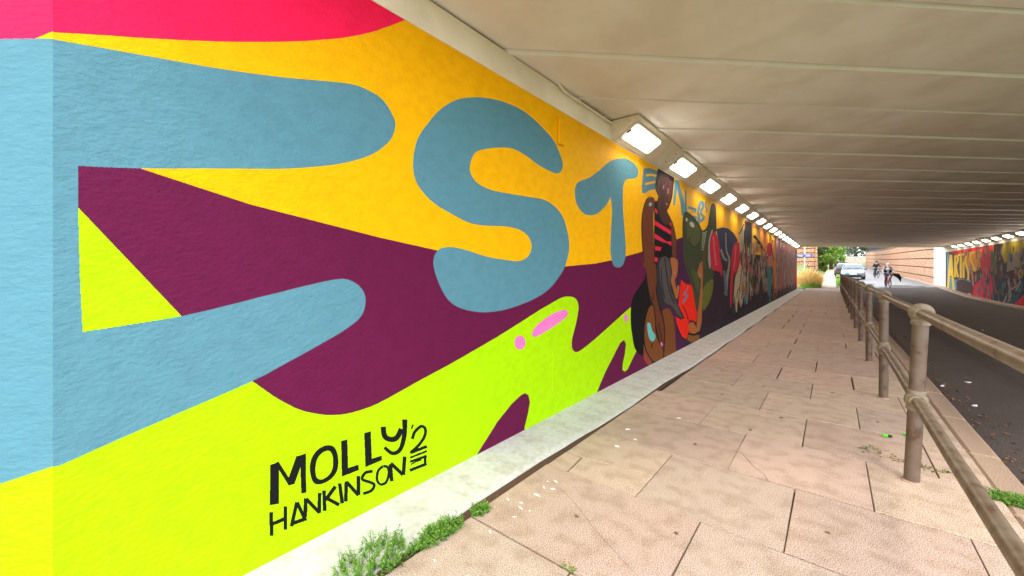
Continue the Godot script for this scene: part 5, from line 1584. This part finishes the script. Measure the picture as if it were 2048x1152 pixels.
func rider(at: Vector3, yaw: float, label: String, look_of: Dictionary) -> void:
	var t := thing("person", at, label, "person")
	t.rotation.y = yaw
	var hip := Vector3(0, 0.99, -0.2)
	var belly := Vector3(0, 1.14, -0.13)
	var chest := Vector3(0, 1.33, -0.03)
	var neck := Vector3(0, 1.49, 0.03)
	var skull := Vector3(0, 1.635, 0.07)
	var cell := 0.02
	var torso := [[hip, belly, 0.145, 0.135], [belly, chest, 0.135, 0.15], [chest + Vector3(-0.06, 0, 0), chest + Vector3(0.06, 0, 0), 0.13, 0.13]]
	var arms := []
	var hands := []
	var legs := []
	var shoes := []
	for e in [-1.0, 1.0]:
		var sh := Vector3(e * 0.185, 1.41, -0.01)
		var el := Vector3(e * 0.30, 1.18, 0.08)
		var wr := Vector3(e * 0.285, 1.06, 0.24)
		arms.append_array([[chest + Vector3(e * 0.1, 0.07, 0), sh, 0.08, 0.07], [sh, el, 0.062, 0.05], [el, wr, 0.05, 0.036]])
		hands.append([wr, wr + Vector3(-e * 0.01, -0.005, 0.05), 0.033, 0.034])
		for k in 4:
			var root := wr + Vector3(e * (0.03 - 0.022 * k), 0.0, 0.06)
			hands.append([root, root + Vector3(0, -0.02, 0.03), 0.011, 0.010])
			hands.append([root + Vector3(0, -0.02, 0.03), root + Vector3(0, -0.05, 0.012), 0.010, 0.009])
		hands.append([wr + Vector3(-e * 0.03, 0, 0.03), wr + Vector3(-e * 0.05, -0.02, 0.06), 0.013, 0.011])
		var up: bool = e > 0.0
		var hj := hip + Vector3(e * 0.09, -0.02, 0.0)
		var kn := Vector3(e * 0.13, 0.86 if up else 0.68, 0.20 if up else 0.12)
		var an := Vector3(e * 0.11, 0.50 if up else 0.20, 0.03 if up else -0.07)
		legs.append_array([[hj, kn, 0.095, 0.062], [kn, an, 0.06, 0.042]])
		shoes.append_array([[an + Vector3(0, -0.05, -0.04), an + Vector3(e * 0.01, -0.06, 0.14), 0.045, 0.034], [an, an + Vector3(0, -0.04, -0.02), 0.04, 0.045]])
	var head := [[neck - Vector3(0, 0.05, 0.01), neck + Vector3(0, 0.06, 0.02), 0.058, 0.052], [skull + Vector3(0, 0.03, -0.02), skull + Vector3(0, -0.01, -0.005), 0.092, 0.088], [skull + Vector3(0, -0.07, 0.03), skull + Vector3(0, -0.085, 0.045), 0.052, 0.04], [skull + Vector3(0, 0.0, 0.085), skull + Vector3(0, -0.03, 0.108), 0.012, 0.016]]
	for e in [-1.0, 1.0]:
		head.append([skull + Vector3(e * 0.092, 0.01, -0.01), skull + Vector3(e * 0.094, -0.025, -0.005), 0.016, 0.012])
		head.append([skull + Vector3(e * 0.025, 0.02, 0.082), skull + Vector3(e * 0.05, 0.02, 0.074), 0.012, 0.010])
	var skin := []
	for b in torso + arms + legs:
		skin.append([b[0], b[1], b[2] - 0.014, b[3] - 0.012])
	var inner := part("body", flesh(skin + head + hands, 0.0125, 0.02), mats["skin"], t)
	inner.set_meta("label", "head, hands and body under the clothes")
	part("sleeve", flesh(arms, cell, 0.03), mats[look_of.sleeve], t)
	part("shirt", flesh(torso, cell, 0.05), mats[look_of.shirt], t)
	part("trousers", flesh([[hip + Vector3(0, 0.03, 0), hip - Vector3(0, 0.04, 0), 0.155, 0.14]] + legs, cell, 0.05), mats[look_of.legs], t)
	part("shoe", flesh(shoes, 0.0125, 0.03), mats["black_cloth"], t)
	if look_of.has("vest"):
		var vest := []
		for e in [-1.0, 1.0]:
			vest.append_array([[Vector3(e * 0.115, 1.03, -0.12), Vector3(e * 0.125, 1.2, -0.03), 0.085, 0.1], [Vector3(e * 0.125, 1.2, -0.03), Vector3(e * 0.12, 1.42, 0.0), 0.1, 0.085], [Vector3(e * 0.08, 1.1, -0.2), Vector3(e * 0.08, 1.40, -0.1), 0.12, 0.12]])
		part("vest", flesh(vest, cell, 0.04), mats[look_of.vest], t)
	var hair := [[skull + Vector3(0, 0.045, -0.035), skull + Vector3(0, 0.0, -0.045), 0.094, 0.088]]
	part("hair" if look_of.hair == "white_hair" else "helmet", flesh(hair if look_of.hair == "white_hair" else [[skull + Vector3(0, 0.055, 0.02), skull + Vector3(0, 0.05, -0.06), 0.105, 0.105]], 0.0125, 0.02), mats[look_of.hair], t)
	if look_of.hair == "white_hair":
		part("beard", flesh([[skull + Vector3(-0.05, -0.07, 0.035), skull + Vector3(0, -0.105, 0.06), 0.03, 0.035], [skull + Vector3(0.05, -0.07, 0.035), skull + Vector3(0, -0.105, 0.06), 0.03, 0.035]], 0.0125, 0.02), mats["white_hair"], t)
	var eyes := begin()
	for e in [-1.0, 1.0]:
		ball(eyes, skull + Vector3(e * 0.034, 0.005, 0.079), Vector3(0.011, 0.008, 0.008), 8, 5)
	part("eye", done(eyes), mats["trim"], t)
	part("mouth", box_mesh(skull + Vector3(0, -0.062, 0.081), Vector3(0.042, 0.008, 0.01), 0.003), mats["taillight"], t)


func road_users() -> void:
	car(v(1.52, road_y(1.5, 49.7) + 0.02, 51.6), "silver", "silver hatchback driving towards the tunnel, headlights in front")
	car(v(1.05, rise(60.0) - 0.12, 61.5), "maroon", "dark maroon car parked behind the silver hatchback", true)
	var p1 := v(3.14, road_y(3.14, 39.7) + 0.005, 39.7)
	bicycle(p1, 0.12, "red_frame", "red bicycle with mudguards ridden by the white haired person", true)
	rider(p1, 0.12, "person with white hair and dark open vest riding the red bicycle", {"sleeve": "grey_cloth", "shirt": "white_cloth", "legs": "purple_cloth", "vest": "black_cloth", "hair": "white_hair"})
	var bag := thing("coat", p1 + Vector3(0.5, 0.8, 0.1), "dark coat hanging out beside the red bicycle's handlebar", "coat")
	part("cloth", flesh([[Vector3(-0.22, 0.14, 0), Vector3(0.0, 0.08, -0.05), 0.08, 0.13], [Vector3(0.0, 0.06, -0.05), Vector3(0.12, -0.10, -0.08), 0.13, 0.10], [Vector3(0.10, -0.08, -0.08), Vector3(0.17, -0.36, -0.1), 0.09, 0.03]], 0.02, 0.05), mats["black_cloth"], bag)
	var p2 := v(3.62, road_y(3.6, 57.0) + 0.005, 57.0)
	bicycle(p2, 0.2, "dark_frame", "dark bicycle farther back beside the retaining wall")
	rider(p2, 0.2, "person all in black riding the dark bicycle behind", {"sleeve": "black_cloth", "shirt": "black_cloth", "legs": "black_cloth", "hair": "black_cloth"})


# ------------------------------------------------------------------ weeds and litter
func weed(at: Vector3, rx: float, rz: float, h: float, stems: int, label: String, kinds: Array, sd: int, turn := 0.0) -> void:
	var r := RandomNumberGenerator.new()
	r.seed = sd
	var t := thing("weed", at, label, "weed")
	t.rotation.y = turn
	var stalk := begin()
	var parts := [begin(), begin()]
	for i in stems:
		var a := r.randf_range(0, TAU)
		var d := sqrt(r.randf())
		var p := Vector3(cos(a) * rx * d, 0, sin(a) * rz * d)
		var hh := h * r.randf_range(0.4, 1.0) * (1.1 - 0.5 * d)
		var lean := Vector3(cos(a) * d * 0.6 + r.randfn() * 0.3, 1.0, sin(a) * d * 0.6 + r.randfn() * 0.3).normalized()
		var tip := p + lean * hh
		tube(stalk, [p - Vector3(0, 0.01, 0), p + lean * hh * 0.5 + Vector3(r.randfn(), 0, r.randfn()) * 0.008, tip], [0.0018, 0.0013, 0.0006], 4, false)
		var n := int(8 + hh * 150)
		for k in n:
			var f := (k + 0.6) / n
			var c := p.lerp(tip, f)
			var b := Basis.from_euler(Vector3(r.randf_range(-0.6, 0.6), r.randf_range(0, TAU), r.randf_range(-0.4, 0.4)))
			var l := r.randf_range(0.010, 0.021) * (1.2 - 0.5 * f)
			var w := l * 0.42
			var q := [c, c + b * Vector3(w * 0.5, 0.002, l * 0.45), c + b * Vector3(0, 0.004, l), c + b * Vector3(-w * 0.5, 0.002, l * 0.45)]
			var st: SurfaceTool = parts[0 if r.randf() < 0.6 else 1]
			for e in [0, 1, 2, 0, 2, 3]:
				st.add_vertex(q[e])
	part("stem", done(stalk), mats["leaf_c"], t)
	for c in 2:
		part("foliage", done(parts[c]), mats[kinds[c]], t)


func blob_mesh(r: RandomNumberGenerator, rx: float, rz: float, h: float, n := 11) -> ArrayMesh:
	var st := begin()
	var top := []
	var low := []
	for k in n:
		var a := TAU * k / n
		var f := r.randf_range(0.5, 1.2)
		top.append(Vector3(cos(a) * rx * f * 0.9, h, sin(a) * rz * f * 0.9))
		low.append(Vector3(cos(a) * rx * f, -0.004, sin(a) * rz * f))
	face(st, top, Vector3.UP)
	for k in n:
		var j := (k + 1) % n
		face(st, [top[k], top[j], low[j], low[k]], Vector3(top[k].x, 0.5, top[k].z))
	return done(st)


func small_things() -> void:
	weed(v(-1.57, 0.0, 0.97), 0.11, 0.17, 0.125, 115, "largest bushy green weed at the foot of the lime painted wall", ["leaf_b", "leaf_a"], 41)
	weed(v(-1.50, 0.0, 1.27), 0.05, 0.15, 0.075, 130, "low weed trailing along the joint beyond the largest weed", ["leaf_b", "leaf_a"], 42)
	weed(v(-1.475, 0.0, 1.54), 0.04, 0.05, 0.05, 50, "smallest tuft of the weeds along the wall joint", ["leaf_b", "leaf_a"], 43)
	weed(v(-0.90, -0.01, 1.49), 0.035, 0.015, 0.03, 16, "tiny tuft in the slab joint at the bottom picture edge", ["leaf_a", "leaf_dry"], 44)
	weed(v(0.80, -0.005, 3.50), 0.17, 0.08, 0.055, 260, "low green weed on the pavement beside the kerb behind the railing", ["leaf_b", "leaf_a"], 45, -0.2)
	weed(v(0.50, -0.005, 3.72), 0.20, 0.05, 0.025, 60, "thin creeping weed around the foot of the nearest railing post", ["leaf_c", "leaf_dry"], 46, -0.25)
	weed(v(0.24, -0.005, 3.84), 0.11, 0.10, 0.022, 26, "sparse dry creeper on the slabs left of the nearest railing post", ["leaf_c", "leaf_dry"], 47)
	var r := RandomNumberGenerator.new()
	r.seed = 77
	var pavement := get_node("pavement")
	# paint splashes, chewing gum
	for e in [[-1.32, 2.05, 0.016], [-1.34, 1.95, 0.012], [-1.29, 1.97, 0.015], [-1.33, 1.86, 0.018], [-1.35, 1.74, 0.010], [-1.32, 1.70, 0.015], [-1.43, 1.72, 0.014], [-1.27, 1.71, 0.008], [-1.30, 1.62, 0.008], [-1.32, 1.45, 0.010], [-1.38, 1.15, 0.010], [-1.20, 1.18, 0.007], [-1.24, 2.75, 0.014], [-1.18, 2.95, 0.010], [-1.3, 3.1, 0.016], [-1.05, 3.62, 0.012], [-1.36, 2.02, 0.006]]:
		var p := part("paint_splash", blob_mesh(r, e[2] * r.randf_range(0.8, 1.7), e[2] * r.randf_range(0.3, 0.6), 0.0012, 15), mats["white_paint"], pavement)
		p.position = v(e[0], 0.0022, e[1])
		p.rotation.y = r.randf_range(-0.8, 0.8)
	for e in [[-1.05, 1.83], [-0.60, 2.02], [-0.52, 3.72], [-0.8, 3.15], [-0.02, 2.5], [-0.35, 4.2], [0.3, 4.6], [-0.9, 4.6], [-0.6, 5.2], [0.0, 5.4], [-1.1, 5.9]]:
		var p := part("gum_spot", blob_mesh(r, 0.014, 0.013, 0.0016, 14), mats["gum"], pavement)
		p.position = v(e[0], 0.0022, e[1])
	# litter
	var l := thing("litter", v(0.33, 0.004, 4.22), "bright green and black bit of litter on the slabs near the railing", "litter")
	part("green_half", box_mesh(Vector3(-0.012, 0.009, 0), Vector3(0.034, 0.018, 0.02), 0.005, Basis(Vector3.UP, 0.4)), mats["green_plastic"], l)
	part("black_half", box_mesh(Vector3(0.018, 0.008, -0.012), Vector3(0.024, 0.016, 0.02), 0.004, Basis(Vector3.UP, 0.4)), mats["black_plastic"], l)
	var l2 := thing("litter", v(0.45, 0.004, 4.36), "small plain green scrap beside the nearest railing post", "litter")
	part("scrap", box_mesh(Vector3(0, 0.008, 0), Vector3(0.036, 0.014, 0.022), 0.005, Basis(Vector3.UP, -0.5)), mats["green_plastic"], l2)
	var scrap := 0
	for e in [[1.28, 5.05], [1.75, 5.9], [1.16, 6.3], [2.2, 6.8], [1.05, 7.1], [1.35, 7.6], [2.6, 9.0], [3.4, 12.5], [2.9, 15.0], [4.4, 16.0]]:
		var p := part("paper_scrap", blob_mesh(r, 0.035, 0.018, 0.006, 7), mats["paper"])
		p.position = v(e[0], road_y(e[0], e[1]) + 0.005, e[1])
		p.rotation = Vector3(0.08, r.randf_range(0, TAU), 0.1)
		tag(p, "small white paper scrap on the dark road, %s nearest of them" % ORDINAL[scrap], "litter", "paper scraps on the road")
		scrap += 1
	# dead leaves along the gutter
	var mm := MultiMesh.new()
	mm.transform_format = MultiMesh.TRANSFORM_3D
	var st := begin()
	for q in [[Vector3(-0.012, 0, 0), Vector3(0, 0.004, 0.02), Vector3(0.012, 0.001, 0)], [Vector3(-0.012, 0, 0), Vector3(0.012, 0.001, 0), Vector3(0, 0.003, -0.018)]]:
		face(st, q, Vector3.UP)
	mm.mesh = done(st)
	mm.instance_count = 900
	for i in 900:
		var s := pow(r.randf(), 1.4) * 26.0 + 2.5
		var x := 0.93 + absf(r.randfn()) * 0.16
		mm.set_instance_transform(i, Transform3D(Basis.from_euler(Vector3(r.randfn() * 0.3, r.randf_range(0, TAU), r.randfn() * 0.3)) * r.randf_range(0.4, 1.4), v(x, road_y(x, s) + 0.008, s)))
	var mi := MultiMeshInstance3D.new()
	mi.multimesh = mm
	mi.material_override = mats["dead_leaf"]
	put(mi, "leaf_litter", self)
	tag(mi, "brown dead leaves gathered along the foot of the kerb", "leaves", "", "stuff")
